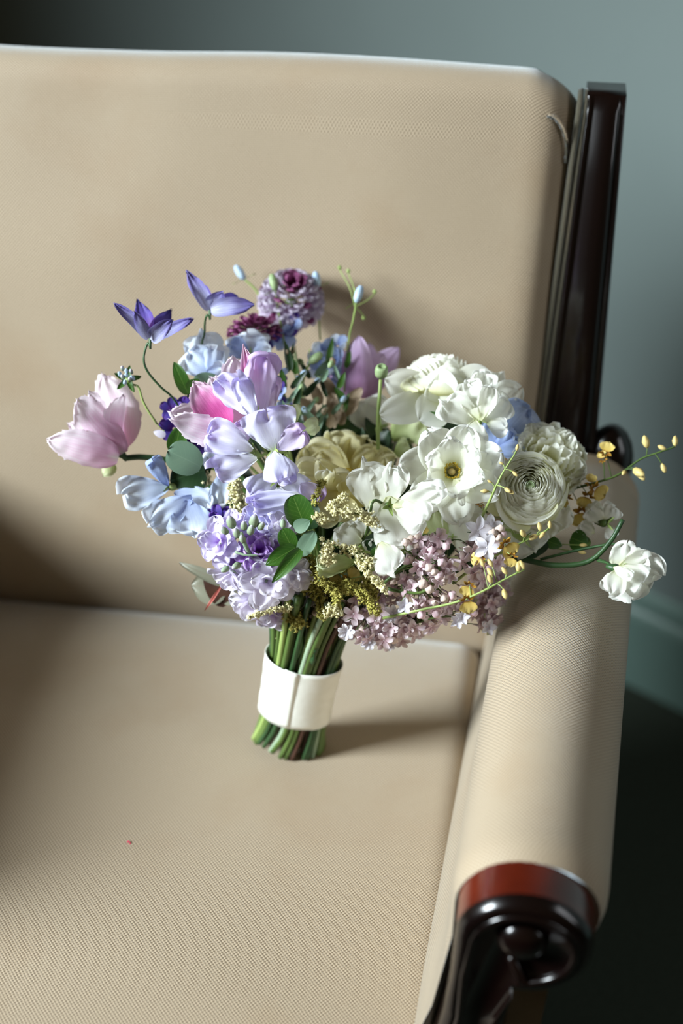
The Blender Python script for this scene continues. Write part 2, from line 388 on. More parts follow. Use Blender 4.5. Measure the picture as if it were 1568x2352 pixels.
LILB = noise_mat('pink_lilac_bud', (216, 178, 188), (232, 208, 212), scale=200, rough=0.5)
LILC = noise_mat('tan_lilac_bud', (196, 170, 160), (222, 204, 192), scale=200, rough=0.5)
YEL = petal_mat('yellow_orchid_petal', [(0.0, (170, 120, 50)), (0.15, (226, 198, 104)), (1.0, (240, 220, 140))], vein=0.25, veincol=(190, 130, 40))
YELB = petal_mat('brown_yellow_orchid_petal', [(0.0, (130, 70, 26)), (1.0, (214, 170, 60))], vein=0.5, veincol=(110, 50, 20))
YBUD = noise_mat('yellow_bud', (200, 172, 104), (214, 194, 128), scale=150, rough=0.5)
AST = noise_mat('cream_astilbe', (214, 204, 146), (236, 230, 184), scale=300, rough=0.7)
ASTG = noise_mat('olive_astilbe', (150, 144, 62), (190, 180, 96), scale=300, rough=0.7)
BUDG = noise_mat('green_bud', (120, 146, 96), (160, 178, 132), scale=150, rough=0.5)
BUDL = petal_mat('lilac_green_bud', [(0.0, (128, 148, 108)), (0.55, (172, 186, 156)), (0.8, (214, 206, 226)), (1.0, (232, 224, 242))], vein=0.4, veincol=(120, 140, 110), trans=0.1)
STEMR = noise_mat('red_leaf_stalk', (150, 70, 60), (190, 100, 86), scale=60)
POL = noise_mat('yellow_stamens', (176, 140, 30), (214, 190, 60), scale=400, rough=0.7)
SKYB = noise_mat('pale_blue_bud', (150, 176, 206), (186, 206, 220), scale=100, rough=0.5)
TAN = petal_mat('faded_tan_petal', [(0.0, (150, 130, 100)), (1.0, (206, 184, 160))], vein=0.2)
PINKL = noise_mat('pink_lint', (214, 60, 90), (230, 80, 110), scale=50, rough=0.8)

# ------------------------------------------------------------------ setting
def quadbox(c, ex, ey, ez, hx, hy, hz):
    c = Vector(c); vs = [c + ex * (hx * a) + ey * (hy * b) + ez * (hz * d) for a in (-1, 1) for b in (-1, 1) for d in (-1, 1)]
    return vs, [(0, 1, 3, 2), (4, 6, 7, 5), (0, 4, 5, 1), (2, 3, 7, 6), (0, 2, 6, 4), (1, 5, 7, 3)], None
EX, EY, EZ = Vector((1, 0, 0)), Vector((0, 1, 0)), Vector((0, 0, 1))
o = obj('floor', quadbox((0, 0, -SEAT - 2), EX, EY, EZ, 320, 320, 2), CARP, smooth=False); tag(o, 'dark green grey carpeted floor', None, None, 'structure')
wa = R_(-31.5); we = Vector((math.cos(wa), math.sin(wa), 0)); wn = Vector((-we.y, we.x, 0))
w0 = Vector((34, 57.3, 0))
o = obj('wall_back', quadbox(w0 + wn * 7 + EZ * (125 - SEAT) - we * 20, we, wn, EZ, 240, 5, 125), WALLM, smooth=False); tag(o, 'grey green painted wall behind the armchair', None, None, 'structure')
bb = MB()
bprof = [(0, 0), (1.6, 0), (1.6, 10.2), (1.3, 11), (1.0, 11.4), (1.0, 12.6), (0.6, 13.6), (0.2, 14), (0, 14)]
a0, a1 = w0 + wn * 2 - we * 258 - EZ * SEAT, w0 + wn * 2 + we * 218 - EZ * SEAT
bb.add(([p - wn * x + EZ * z for p in (a0, a1) for x, z in bprof],
        [(i, i + 1, i + 10, i + 9) for i in range(8)] + [tuple(range(9))[::-1], tuple(range(9, 18))], None))
tag(bb.build('baseboard_back', BASEM, smooth=False), 'grey green moulded skirting board along the wall', None, None, 'structure')

# ------------------------------------------------------------------ armchair
chair = empty('armchair', (-9.8, 0, -SEAT), None, 'beige upholstered armchair with dark polished wood trim and scrolled arms', 'armchair')
def rbox(x0, x1, y0, y1, z0, z1, r, n=(40, 30, 12), fn=None):
    bm = bmesh.new(); vs = {}; V, Fc = [], []
    def vid(i, j, k):
        key = (i, j, k)
        if key not in vs:
            q = lambda t, m: 0.5 - 0.5 * math.cos(PI * t / m) * (0.35 + 0.65) if False else t / m
            def co(t, m, a, b):
                s = t / m; s = s + 0.11 * math.sin(2 * PI * s) * -1          # denser towards the ends
                return a + (b - a) * s
            p = Vector((co(i, n[0], x0, x1), co(j, n[1], y0, y1), co(k, n[2], z0, z1)))
            inn = Vector((min(max(p.x, x0 + r), x1 - r), min(max(p.y, y0 + r), y1 - r), min(max(p.z, z0 + r), z1 - r)))
            d = p - inn
            if d.length > 1e-6: p = inn + d.normalized() * r
            vs[key] = len(V); V.append(p)
        return vs[key]
    nx, ny, nz_ = n
    for a in range(nx):
        for b in range(ny):
            Fc.append((vid(a, b, nz_), vid(a + 1, b, nz_), vid(a + 1, b + 1, nz_), vid(a, b + 1, nz_)))
            Fc.append((vid(a, b, 0), vid(a, b + 1, 0), vid(a + 1, b + 1, 0), vid(a + 1, b, 0)))
    for a in range(nx):
        for b in range(nz_):
            Fc.append((vid(a, 0, b), vid(a + 1, 0, b), vid(a + 1, 0, b + 1), vid(a, 0, b + 1)))
            Fc.append((vid(a, ny, b), vid(a, ny, b + 1), vid(a + 1, ny, b + 1), vid(a + 1, ny, b)))
    for a in range(ny):
        for b in range(nz_):
            Fc.append((vid(0, a, b), vid(0, a, b + 1), vid(0, a + 1, b + 1), vid(0, a + 1, b)))
            Fc.append((vid(nx, a, b), vid(nx, a + 1, b), vid(nx, a + 1, b + 1), vid(nx, a, b + 1)))
    bm.free()
    uv = [None] * len(V)
    P = [fn(p) if fn else p for p in V]
    for i, p in enumerate(V): uv[i] = (p.x, p.y + p.z)
    return P, Fc, uv

XC = -9.8
def seat_fn(p):
    q = p.copy()
    t = max(0, 1 - ((p.x - XC) / 31) ** 2) * max(0, 1 - ((p.y + 6) / 27) ** 2)
    if p.z > -6: q.z -= 1.0 * (max(0, p.y - 8) / 9) ** 2
    if p.z > -6: q.z += 0.7 * t - 0.35 + 0.10 * noise.noise(p * 0.06)
    return q
obj('seat', rbox(2 * XC - 13, 13, -27, 16.6, -11, 0, 2.2, (56, 44, 8), seat_fn), FAB, chair)
RC = math.tan(R_(12))
def back_fn(p):
    # p.y: 0 = front plane, p.z height
    q = p.copy()
    t = max(0, 1 - ((p.x - XC) / 33) ** 2)
    if p.y < 4:
        q.y -= 0.9 * t * max(0, 1 - ((p.z - 22) / 24) ** 2)
        e = max(0, abs(p.x - XC) - 22.8) / 3.6
        q.y += 1.3 * e * e
        q.y += 0.18 * noise.noise(Vector((p.x * .12, p.z * .12, 1)))
    e = max(0, abs(p.x - XC) - 22.9)
    if p.z > 34: q.z -= e * 0.48 * (p.z - 34) / 8.7
    q.z -= 0.34 * p.y * max(0, p.z / 43) ** 3
    if p.z < 4 and p.y < 4: q.y += (4 - p.z) * 0.22
    if p.z > 38: q.z += 0.35 * math.sin((p.x + 10) * 0.16) * 0.5 + 0.25 * t
    k = max(0, (40 - p.z) / 40)
    q.x = XC + (p.x - XC) * (1 - 0.030 * k)
    q.y += 15.6 + RC * q.z
    return q
obj('backrest', rbox(XC - 26.4, XC + 26.4, 0, 7, -9, 42.1, 2.4, (64, 8, 56), back_fn), FAB, chair)

def cxr(y): return 16.5 + (y + 20) / 39 * 2.7
def ixr(y): return 10.8 + (y + 20) / 34 * 2.1
CZ = 10.95
def arm_mesh(sgn, y0, y1, R=4.15):
    ys = [y0 + (y1 - y0) * (i / 40) ** 1.7 for i in range(41)]
    rows = []
    for y in ys:
        cx, ix = cxr(y), ixr(y); e_ = max(0.0, (y0 + 1.6 - y) / 1.6); R = 4.15 + 0.35 * (y + 20) / 39 - 0.36 * e_ * e_
        pr = [(ix - 0.0, -11), (ix, -2), (ix + 0.05, 0), (ix + 0.6, 2), (ix + 1.1, 4), (ix + 1.4, 6), (cx - R - 0.02, 8.3)]
        for i in range(0, 25):
            a = PI - (PI + 1.15) * i / 24
            pr.append((cx + R * math.cos(a) * (1.0 if math.cos(a) < 0 else 1.0), CZ + R * math.sin(a)))
        pr += [(cx + 1.55, CZ - 4.7), (cx + 1.4, CZ - 7), (cx + 1.3, -2), (cx + 1.3, -10), (cx + 1.3, -22)]
        pr.append((ix, -22))
        rows.append(pr)
    m = len(rows[0]); V, uv = [], []
    for r, y in zip(rows, ys):
        s = 0
        for k, (x, z) in enumerate(r):
            if k: s += math.hypot(x - r[k - 1][0], z - r[k - 1][1])
            dz = 0.10 * noise.noise(Vector((x * .2, y * .15, z * .2)))
            xx = x if sgn > 0 else 2 * XC - x
            fw = max(0.0, (y0 + 4 - y) / 4) * 1.6 * min(1, max(0, (8.6 - z) / 3.0)) if x < cx else 0
            V.append(Vector((xx, y - fw, z + dz))); uv.append((s, y))
    Fc = []
    for i in range(40):
        for k in range(m - 1): Fc.append((i * m + k, i * m + k + 1, (i + 1) * m + k + 1, (i + 1) * m + k))
    Fc.append(tuple(range(m))); Fc.append(tuple(40 * m + k for k in range(m))[::-1])
    return V, Fc, uv
arms = []
for sgn in (1, -1):
    arms.append(obj('armrest', arm_mesh(sgn, -19.5, 19.2), FAB, chair))
# wooden scroll facing at the front of each arm
def facing(sgn, yf=-22.3, yb=-18.9):
    cx = cxr(-21); R = 3.55
    out = []
    CZ = 11.2
    out.append((cx - 5.3, -20)); out.append((cx - 5.1, -8)); out.append((cx - 4.65, 0)); out.append((cx - 4.25, 2.5)); out.append((cx - 3.9, 5))
    out.append((cx - 3.62, 8.0))
    for i in range(0, 27):
        a = PI - 0.18 - (PI + 1.52) * i / 26
        out.append((cx + R * math.cos(a), CZ + R * math.sin(a)))
    out += [(cx - 0.35, 6.7), (cx - 0.4, 4.5), (cx - 0.5, 0), (cx - 0.6, -8), (cx - 0.7, -20)]
    n = len(out)
    X = lambda x: x if sgn > 0 else 2 * XC - x
    m = MB(); V, Fc = [], []
    # rounded edge: three rings (back, front outer, front inset)
    cen = [(cx - 2.5 if z < 6 else cx, z if z < 6 else CZ) for x, z in out]
    rings = [(yb, 0), (yf + 0.8, 0), (yf + 0.3, 0.12), (yf, 0.4), (yf, 0.9), (yf + 0.3, 1.05)]
    for y, ins in rings:
        for (x, z), (qx, qz) in zip(out, cen):
            d = Vector((qx - x, qz - z)); d = d.normalized() if d.length > 0 else d
            V.append(Vector((X(x + d.x * ins), y, z + d.y * ins)))
    def ring(a0, a1):
        return [(r * n + k, r * n + (k + 1) % n, (r + 1) * n + (k + 1) % n, (r + 1) * n + k) for r in range(a0, a1) for k in range(n)]
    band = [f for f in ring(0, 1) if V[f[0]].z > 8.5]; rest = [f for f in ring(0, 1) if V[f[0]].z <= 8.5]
    m.add((V, band, None), 1)  # lit top band: light painted in with the redder mahogany
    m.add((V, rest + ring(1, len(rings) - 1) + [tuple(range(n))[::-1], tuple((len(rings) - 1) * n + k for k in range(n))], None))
    # bead following the rim and a raised eye where the scroll ends
    sp = []
    for (x, z), (qx, qz) in list(zip(out, cen))[1:-6]:
        d = Vector((qx - x, qz - z)).normalized(); sp.append(Vector((X(x + d.x * 0.95), yf + 0.1, z + d.y * 0.95)))
    sp.append(Vector((X(cx - 0.6), yf + 0.1, CZ - 0.6)))
    m.add(tube(sp, lambda t: 0.24, 8, raw=True))
    m.add(lathe((X(cx - 0.1), yf + 0.35, CZ + 0.5), (0, -1, 0), [(1.3, 0), (1.25, 0.2), (0.95, 0.5), (0.6, 0.68), (0.02, 0.72)], 24))
    return m
for sgn in (1, -1): facing(sgn).build('scroll_facing', [WOOD_SHADED, WOOD], chair)
# back posts
def post(sgn):
    V, Fc = [], []
    X = lambda x: x if sgn > 0 else 2 * XC - x
    cs = [(0, 2.5), (0, -0.25), (0.06, -0.55), (0.12, -0.6), (0.16, -0.4), (0.22, -0.5), (0.4, -0.8), (0.6, -0.95), (0.76, -0.9), (0.84, -0.65), (0.87, -0.4),
          (0.91, -0.6), (0.97, -0.6), (1, -0.35), (1.0, 2.5)]
    zs = [-22, -5, 5, 12, 20, 28, 35, 39.2, 40.0, 40.2]
    n = len(cs)
    for z in zs:
        k = (z - 20) / 20
        xl = 16.0 + 0.75 * k; xr = 19.9 - 0.5 * k
        if z < 14: xr += 0.0 
        for a, b in cs:
            bb_ = b if z < 40 else max(b, -0.3)
            V.append(Vector((X(xl + (xr - xl) * a), 17.0 + RC * z + bb_, z)))
    for i in range(len(zs) - 1):
        for k in range(n): Fc.append((i * n + k, i * n + (k + 1) % n, (i + 1) * n + (k + 1) % n, (i + 1) * n + k))
    Fc.append(tuple(range(n))[::-1]); Fc.append(tuple((len(zs) - 1) * n + k for k in range(n)))
    m = MB().add((V, Fc, None))
    m.add(ell((X(20.9), 20.5, 10.5), (0.05, 0.1, 1), 1.9, 6.5, 16, 10))
    return m
for sgn in (1, -1): post(sgn).build('back_post', WOOD_SHADED, chair)
def cord(x40, x20, dy, r, sgn):
    X = lambda x: x if sgn > 0 else 2 * XC - x
    pts = []
    for z in (40.2, 39.4, 36, 28, 20, 12, 4):
        k = (z - 20) / 20
        pts.append(Vector((X(x20 + (x40 - x20) * k), 15.6 + RC * z + dy + (1.0 if z > 40 else 0), z)))
    V, Fc, _ = tube(pts, r, 8, 6)
    uv = [(v.x * 3, v.z) for v in V]
    return V, Fc, uv
for sgn in (1, -1):
    MB().add(cord(16.35, 15.55, 0.9, 0.22, sgn)).build('piping', PIPE, chair)
    MB().add(cord(16.75, 15.98, 1.0, 0.17, sgn)).build('piping', PIPE, chair)
# gathered pleat at the top corner of the backrest
pl = [Vector((14.3, 23.65, 39.2)), Vector((14.9, 23.85, 38.9)), Vector((15.4, 24.0, 38.2)), Vector((15.75, 24.1, 37.2))]
V, Fc, _ = tube(pl, lambda t: 0.05 + 0.09 * math.sin(PI * t), 8, 5); obj('pleat', (V, Fc, [(v.x, v.z) for v in V]), FAB, chair)
obj('crease_shade', tube([p + Vector((-.08, -.02, -.13)) for p in pl] + [Vector((15.75, 24.0, 35.8))], 0.07, 6), PIPE, chair)  # dark tube painted as the shade in the crease below the pleat
# rails and legs under the seat
rail = MB()
rail.add(quadbox((XC, -25.5, -14), EX, EY, EZ, 23, 1.3, 4)); rail.add(quadbox((XC, 21, -16), EX, EY, EZ, 27, 1.3, 4))
rail.add(quadbox((13.2, -2, -16), EX, EY, EZ, 1.2, 23, 4)); rail.add(quadbox((2 * XC - 13.2, -2, -16), EX, EY, EZ, 1.2, 23, 4))
rail.build('seat_rail', WOOD, chair, smooth=False)
for sx in (1, -1):
    for y, x in ((-21.2, 13.2), (21.5, 18.0)):
        xx = x if sx > 0 else 2 * XC - x
        obj('leg', lathe((xx, y, -SEAT + 0.05), (0, 0, 1), [(1.0, 0), (1.3, 0.3), (1.2, 3), (1.5, 9), (2.0, 16), (2.3, 19), (1.7, 20), (2.2, 21), (2.2, 25)], 14), WOOD, chair)
o = MB().add(tube([(-9.2, -9.4, 0.22), (-9.1, -9.35, 0.4), (-8.95, -9.45, 0.3), (-8.95, -9.6, 0.22)], 0.045, 5)).build('lint', PINKL)
tag(o, 'tiny pink speck of lint lying on the front of the beige seat', 'lint')

# ------------------------------------------------------------------ bouquet
bq = empty('bouquet', (0, 0, 0), None, 'hand-tied bouquet of white, lavender, blue and pink flowers, ivory ribbon, on the armchair', 'bouquet')
NECK = at(722, 1440, 86.5)
TOPB = at(702, 1490, 88.0)
_r = ray(664, 1716); BASE = CAM + _r * (-CAM.z / _r.z) + Vector((0, 0, 0.42))
BA = (TOPB - BASE).normalized()
BX, BY, _z = frame(BA, (0, 1, 0))
def bpt(h, r, q): return BASE + BA * h + BX * (r * math.cos(q)) + BY * (r * 0.62 * math.sin(q))
HC = at(800, 1130, 89)

def part(name, P, A=None, stem=True, mat=None, label=None, rad=0.11, via=None, cal=0.3):
    """a flower of the bouquet: its stem and calyx are the mesh that carries the petals"""
    P = Vector(P); m = MB()
    A = Vector(A).normalized() if A is not None else (P - HC).normalized()
    if cal: m.add(lathe(P - A * 0.35, A, [(rad, -0.3), (cal * 0.7, 0.0), (cal, 0.25), (cal * 0.85, 0.45), (0.02, 0.5)], 8))
    if stem:
        pts = [P - A * 0.5]
        if via: pts += [at(*v) for v in via]
        else: pts += [P - A * 1.8]
        q = random.random() * 6.28; r = random.random() * 1.4
        K = NECK + Vector((math.cos(q) * r, math.sin(q) * r * 0.8, 0))
        mid = pts[-1].lerp(K, 0.5); mid += (HC - mid) * 0.25
        pts += [mid, K, bpt(8.0, r, q)]
        m.add(tube(pts, rad, 6, 5))
    elif via:
        m.add(tube([P - A * 0.4] + [at(*v) for v in via], rad, 6, 5))
    return m.build(name, mat or STEM, bq, label=label, origin=P)
def pets(par, mat, lst, **d):
    for e in lst:
        k = dict(d); b, t, w = e[:3]
        rest = e[3:]; mm = mat
        if rest and isinstance(rest[0], dict): k.update(rest[0])
        if 'mat' in k: mm = k.pop('mat')
        if k.pop('vary', 0):
            o_ = rest[0] if rest and isinstance(rest[0], dict) else {}
            if 'bend' not in o_: k['bend'] = random.uniform(-.55, .3)
            if 'cup' not in o_: k['cup'] = random.choice((-1, 1)) * random.uniform(.05, .3)
            k['freq'] = random.uniform(2.2, 3.8)
        obj('petal', fpet(b, t, w, **k), mm, par)

# --- stems in the binding
mats = [STEM, STEM, STEML, STEMD, STEMP, STEM, STEMB, STEM, STEMD]
for i in range(58):
    if i < 32: q = 2 * PI * i / 32 + random.uniform(-.08, .08); r0 = 2.3 + random.uniform(-.12, .04)
    elif i < 50: q = 2 * PI * i / 18 + 0.2; r0 = 1.7
    else: q = 2 * PI * i / 8; r0 = 0.7
    tw = 0.35 + random.uniform(-.1, .1)
    r = random.uniform(0.13, 0.24) if i < 50 else 0.28
    pts = [bpt(random.uniform(0.0, 0.5), r0 * 1.12, q - .12), bpt(2.5, r0 * 0.98, q + tw * .3), bpt(5.5, r0 * 0.9, q + tw * .6), bpt(8.6, r0 * 0.97, q + tw)]
    pts.append(bpt(11.5, r0 * 1.12, q + tw * 1.3)); pts.append(bpt(15.5, r0 * 1.5, q + tw * 1.7))
    MB().add(tube(pts, r, 7, 4)).build('stem', mats[(i * 5 + i // 9) % 9], bq)
# --- ribbon
def ribbon():
    V, Fc, uv = [], [], []; nq, nh = 64, 14
    for layer in (0,):
        for i in range(nh + 1):
            t = i / nh
            for k in range(nq + 1):
                q = -1.6 - 2 * PI * 1.06 + 2 * PI * k / nq * 1.06
                h0 = 3.15 - 0.0 * math.cos(q); h1 = 8.55
                h = h0 + (h1 - h0) * t + 0.06 * noise.noise(Vector((q * 3, t * 9, 2)))
                rr = 2.50 + 0.08 * k / nq + 0.10 * (t - 0.5) + 0.05 * noise.noise(Vector((q * 1.3, t * 1.5, 5))) + 0.02 * math.sin(t * 22 + q)
                rr += 0.12 * abs(t - .45)
                V.append(bpt(h, rr, q)); uv.append((k / nq, t))
    for i in range(nh):
        for k in range(nq): Fc.append((i * (nq + 1) + k, i * (nq + 1) + k + 1, (i + 1) * (nq + 1) + k + 1, (i + 1) * (nq + 1) + k))
    return V, Fc, uv
rb = obj('ribbon', ribbon(), RIB, bq)
sm = rb.modifiers.new('thickness', 'SOLIDIFY'); sm.thickness = 0.0005; sm.offset = 1

# --- filling leaves and small stems inside the head
for i in range(120):
    while True:
        v = Vector((random.uniform(-1, 1), random.uniform(-1, 1), random.uniform(-1, 1)))
        if v.length < 1: break
    p = at(790, 1150, 91.5) + CR * (v.x * 9.0) + CU * (v.y * 6.4) + CF * (v.z * 3.4)
    d = (p - NECK).normalized() + Vector((random.uniform(-.8, .8), random.uniform(-.8, .8), random.uniform(-.5, .5)))
    ln = random.uniform(2.5, 4.5)
    obj('leaf', petal(p - d.normalized() * ln * 0.5, d, Vector((random.uniform(-1, 1), -1, random.uniform(-.5, 1))), ln, random.uniform(1.2, 2.2),
        bend=random.uniform(-.6, .6), cup=0.5, c=0.8, a=0.6, ruf=0.02, nu=6, nv=4), LEAFD if i % 4 else LEAF, bq)

# --- tulips
t = part('tulip', at(276, 1040, 86), at(190, 960, 85) - at(276, 1040, 86), label='pink and white fringed tulip leaning out at the far left of the bouquet',
         via=[(330, 1050, 86.5), (400, 1062, 87), (470, 1110, 87.5)], rad=0.2, mat=STEMD)
B = (280, 1042, 86)
pets(t, TUL, [((278, 1030, 87), (238, 862, 87), 120, dict(roll=-25, bend=0.5)), ((284, 1035, 86.4), (285, 905, 86), 96, dict(roll=55, bend=0.7, mat=TUL)),
              ((272, 1030, 87.5), (160, 975, 88), 90, {}),
              ((277, 1040, 85.6), (178, 918, 84.4), 104, dict(bend=0.4, roll=10)), ((272, 1052, 85.4), (112, 1010, 84.6), 96, dict(bend=-0.5, roll=-12)),
              ((282, 1042, 85.8), (205, 905, 85.2), 92, dict(roll=25, bend=0.5)),
              ((262, 1066, 86.6), (236, 1092, 87), 36, dict(mat=WHG))], bend=-0.6, cup=-0.9, ruf=0.02, c=0.62, a=0.55, fringe=0.07, lobe=.05, cr=.15, nu=26, nv=24)
t = part('tulip', at(545, 1000, 84), at(450, 900, 82) - at(545, 1000, 84), label='open fringed tulip showing a magenta inner petal, beside the lavender sweet peas', rad=0.2)
pets(t, TUL, [((545, 995, 84.5), (392, 945, 83.5), 92, dict(bend=0.5, cup=0.7)), ((540, 1010, 82.0), (395, 962, 81.5), 80, dict(bend=0.4, cup=0.6, roll=-15)),
              ((520, 985, 82.6), (444, 880, 82.4), 88, dict(mat=TULM, bend=0.25, cup=0.6)),
              ((560, 980, 84), (535, 822, 83), 100, dict(bend=0.3, cup=0.5)), ((575, 960, 83.6), (485, 870, 83.8), 90, dict()),
              ((592, 945, 82.6), (558, 790, 82.2), 50, dict(mat=TULM, c=0.9, bend=-0.3, cup=0.9, fringe=0)), ], bend=-0.4, cup=0.6, ruf=0.025, c=0.6, a=0.5, fringe=0.08, lobe=.05, cr=.15, nu=26, nv=24)
t = part('tulip', at(818, 905, 91), (0.1, 0, 1), label='mauve tulip standing upright at the back of the bouquet', rad=0.22, mat=STEMD)
pets(t, TULL, [((818, 912, 90), (822, 772, 90), 88, dict(bend=-0.45, cup=-1.1, roll=-10)), ((825, 908, 91), (880, 812, 91), 84, dict(roll=20)), ((818, 908, 92.5), (772, 800, 92), 80, dict()),
               ((820, 905, 92.5), (915, 800, 93), 80, dict(bend=0.6)), ((812, 908, 91), (748, 800, 91.5), 78, dict(roll=-20)), ((825, 910, 93), (850, 790, 94), 90, dict())],
     bend=-0.4, cup=-0.8, ruf=0.02, c=0.7, a=0.5, fringe=0.02, nu=12, nv=10)
# --- clematis
def clem(base, pl, label, via):
    t = part('clematis', at(*base), at(base[0], base[1] - 60, base[2]) - at(*base), label=label, via=via, rad=0.075, cal=0.12, mat=STEMD)
    pets(t, CLEM, pl, bend=-0.7, cup=0.9, ruf=0.07, cr=.15, lobe=.05, c=0.85, a=0.6, nu=12, nv=8, nz=0.08)
clem((345, 778, 83.5), [((342, 776, 83.3), (262, 698, 83), 40, dict(roll=20)), ((343, 775, 84.5), (318, 692, 85.5), 50, dict(mat=CLEMI, bend=-0.3)), ((341, 777, 82.6), (308, 716, 80.9), 34, dict(bend=0.8)),
        ((346, 775, 84.4), (394, 712, 85.6), 46, dict(mat=CLEMI, bend=-0.3)), ((345, 778, 82.8), (398, 733, 81.4), 44, dict(bend=-.4)), ((350, 778, 83.5), (440, 730, 83.2), 36, dict(roll=-20, mat=CLEM, bend=0.5))],
     'violet blue clematis held highest at the left of the bouquet on a curved dark stem', [(338, 790, 83.6), (330, 825, 83.8), (340, 855, 84), (370, 890, 84.4), (405, 925, 85), (470, 1040, 87)])
clem((482, 712, 86), [((480, 712, 85.8), (428, 624, 85.6), 40, dict(roll=15)), ((481, 711, 86), (512, 672, 85), 52, dict(bend=0.4)), ((484, 712, 85.4), (582, 702, 85), 50, dict(mat=CLEM, bend=-0.5, roll=-10)),
        ((484, 712, 86.6), (545, 682, 87.8), 44, dict(mat=CLEMI)), ((480, 711, 86.8), (460, 660, 88), 40, dict(mat=CLEMI))],
     'violet blue clematis to the right of the other clematis', [(474, 725, 86), (470, 760, 86.4), (478, 850, 87)])
# small lilac seed head on pale stem
t = part('seed_head', at(293, 872, 85), (-.4, -.3, .8), label='small green and violet bud head on a thin pale stem', via=[(318, 890, 85), (330, 925, 85.3), (355, 965, 85.8), (385, 995, 86.3)], rad=0.075, cal=0.2, mat=STEML)
for i in range(9):
    q = i * 2.4; p = at(290 + 20 * math.cos(q) * (i / 9) ** .5, 862 + 20 * math.sin(q) * (i / 9) ** .5, 84.6)
    obj('bud', ell(p - EZ * .15, (random.uniform(-.4, .4), -.5, 1), 0.14, 0.5, 6), BUDL if i % 2 else SKYB, t)
for q in (0.2, 1.4, 2.7, 3.9, 5.2):
    obj('leaf', petal(at(293, 872, 85), CR * math.cos(q) + CU * math.sin(q), CAM - HC, 0.95, 0.42, cup=0.8, c=.7, nu=5, nv=4), LEAF, t)

# --- sweet peas
def pea(label, calyx, mat, pl, A=None, stemmat=None, stem=True, via=None, **d):
    P = at(*calyx); t = part('sweet_pea', P, A, label=label, rad=0.09, cal=0.28, mat=stemmat or STEML, stem=stem, via=via)
    dd = dict(vary=1, bend=-0.6, cup=0.35, ruf=0.13, freq=2.6, c=0.2, a=0.85, nu=18, nv=24, nz=0.10, cr=0.14, lobe=0.16, fril=0.06); dd.update(d)
    pets(t, mat, pl, **dd)
    for q in range(4):
        X, Y, Z = frame(P - HC)
        obj('sepal', petal(P + Z * 0.1, Z * .5 + X * math.cos(q * 1.57) + Y * math.sin(q * 1.57), Z, 0.8, 0.28, bend=.4, c=.9, nu=4, nv=3), STEML, t)
    return t
pea('lavender sweet pea at the top of the lavender cluster', (592, 958, 81.6), LAV, [
    ((598, 965, 81.8), (606, 822, 81.6), 88, dict(mat=LAVP, roll=25, cup=-0.5)), ((588, 958, 81), (505, 872, 81.6), 76, dict(roll=-20)),
    ((588, 968, 80.4), (548, 868, 80), 56, dict(cup=-0.9, bend=0.4)), ((600, 960, 82.5), (622, 870, 83.2), 60, dict(mat=LAVP))])
pea('lavender sweet pea with a broad pale banner in the middle of the cluster', (632, 1035, 80.6), LAV, [
    ((634, 1038, 80.6), (612, 940, 80), 136, dict(notch=0.12, bend=-0.8, cup=-0.4)), ((638, 1032, 80.2), (694, 992, 80), 66, dict(mat=LAVP, cup=0.8)),
    ((628, 1036, 80.0), (640, 1108, 79.2), 78, dict(cup=-0.9, bend=-0.3, c=.35)), ((634, 1040, 80.6), (668, 1105, 80.6), 60, dict(cup=-0.6))])
pea('lavender sweet pea facing left in the cluster', (584, 1042, 81.4), LAV, [
    ((580, 1034, 81), (480, 1000, 80.8), 92, dict(mat=LAV, roll=15, bend=-0.8)), ((590, 1052, 80.8), (492, 1074, 80.4), 84, dict(cup=-0.5, ruf=.07)),
    ((570, 1010, 81.8), (545, 970, 82), 60, dict(mat=LAVP))])
pea('lavender sweet pea hanging low in the cluster above the stock', (640, 1100, 82), LAV, [
    ((640, 1085, 82.2), (572, 1142, 81.8), 76, dict(cup=-0.5)), ((690, 1138, 81.2), (578, 1152, 80.8), 62, dict(cup=-.6, mat=LAV, roll=15)),
    ((655, 1080, 82.4), (690, 1140, 82.4), 80, dict()), ((640, 1120, 81.6), (648, 1215, 81.6), 74, dict(c=.5)), ((690, 1110, 82), (730, 1150, 82.6), 70, dict(mat=LAVP))])
BL = dict(mat=BLUED)
pea('pale blue sweet pea high at the left of the bouquet', (485, 865, 87), BLUE, [
    ((480, 872, 87), (462, 762, 87), 100, dict(ruf=.08, fringe=.02)), ((488, 868, 86.5), (430, 810, 86.6), 80, dict()), ((484, 866, 86.2), (500, 795, 86), 66, dict(cup=-.8)), ((470, 862, 86), (515, 850, 86), 50, dict())])
pea('blue sweet pea tucked below the maroon scabiosa', (575, 822, 88), BLUE, [
    ((572, 826, 88.5), (566, 764, 88), 104, dict(mat=BLUE)), ((575, 822, 88), (530, 790, 87.8), 50, dict(mat=BLUED)), ((580, 820, 88), (620, 800, 88), 60, dict())])
pea('pale blue sweet pea spreading at the lower left of the bouquet', (392, 1118, 85), BLUE, [
    ((388, 1120, 85), (284, 1136, 84.4), 84, dict(ruf=.08)), ((386, 1116, 84.6), (350, 1055, 84), 52, dict(mat=BLUED, cup=-1.0)),
    ((440, 1140, 84.4), (345, 1205, 83.6), 88, dict(cup=-.6, mat=BLUE)), ((430, 1148, 84.2), (445, 1230, 83.6), 120, dict(ruf=.07)), ((400, 1130, 84.8), (480, 1165, 84.6), 84, dict(mat=BLUE))],
    stem=True, via=[(440, 1108, 85.4), (500, 1080, 86.5)])
pea('pale blue petals half hidden behind the lavender cluster', (520, 1060, 85.5), BLUE, [
    ((520, 1070, 85.5), (480, 1030, 85.2), 80, dict()), ((520, 1060, 85.8), (515, 1000, 86), 70, dict()), ((512, 1080, 85), (500, 1160, 84.6), 56, dict())])
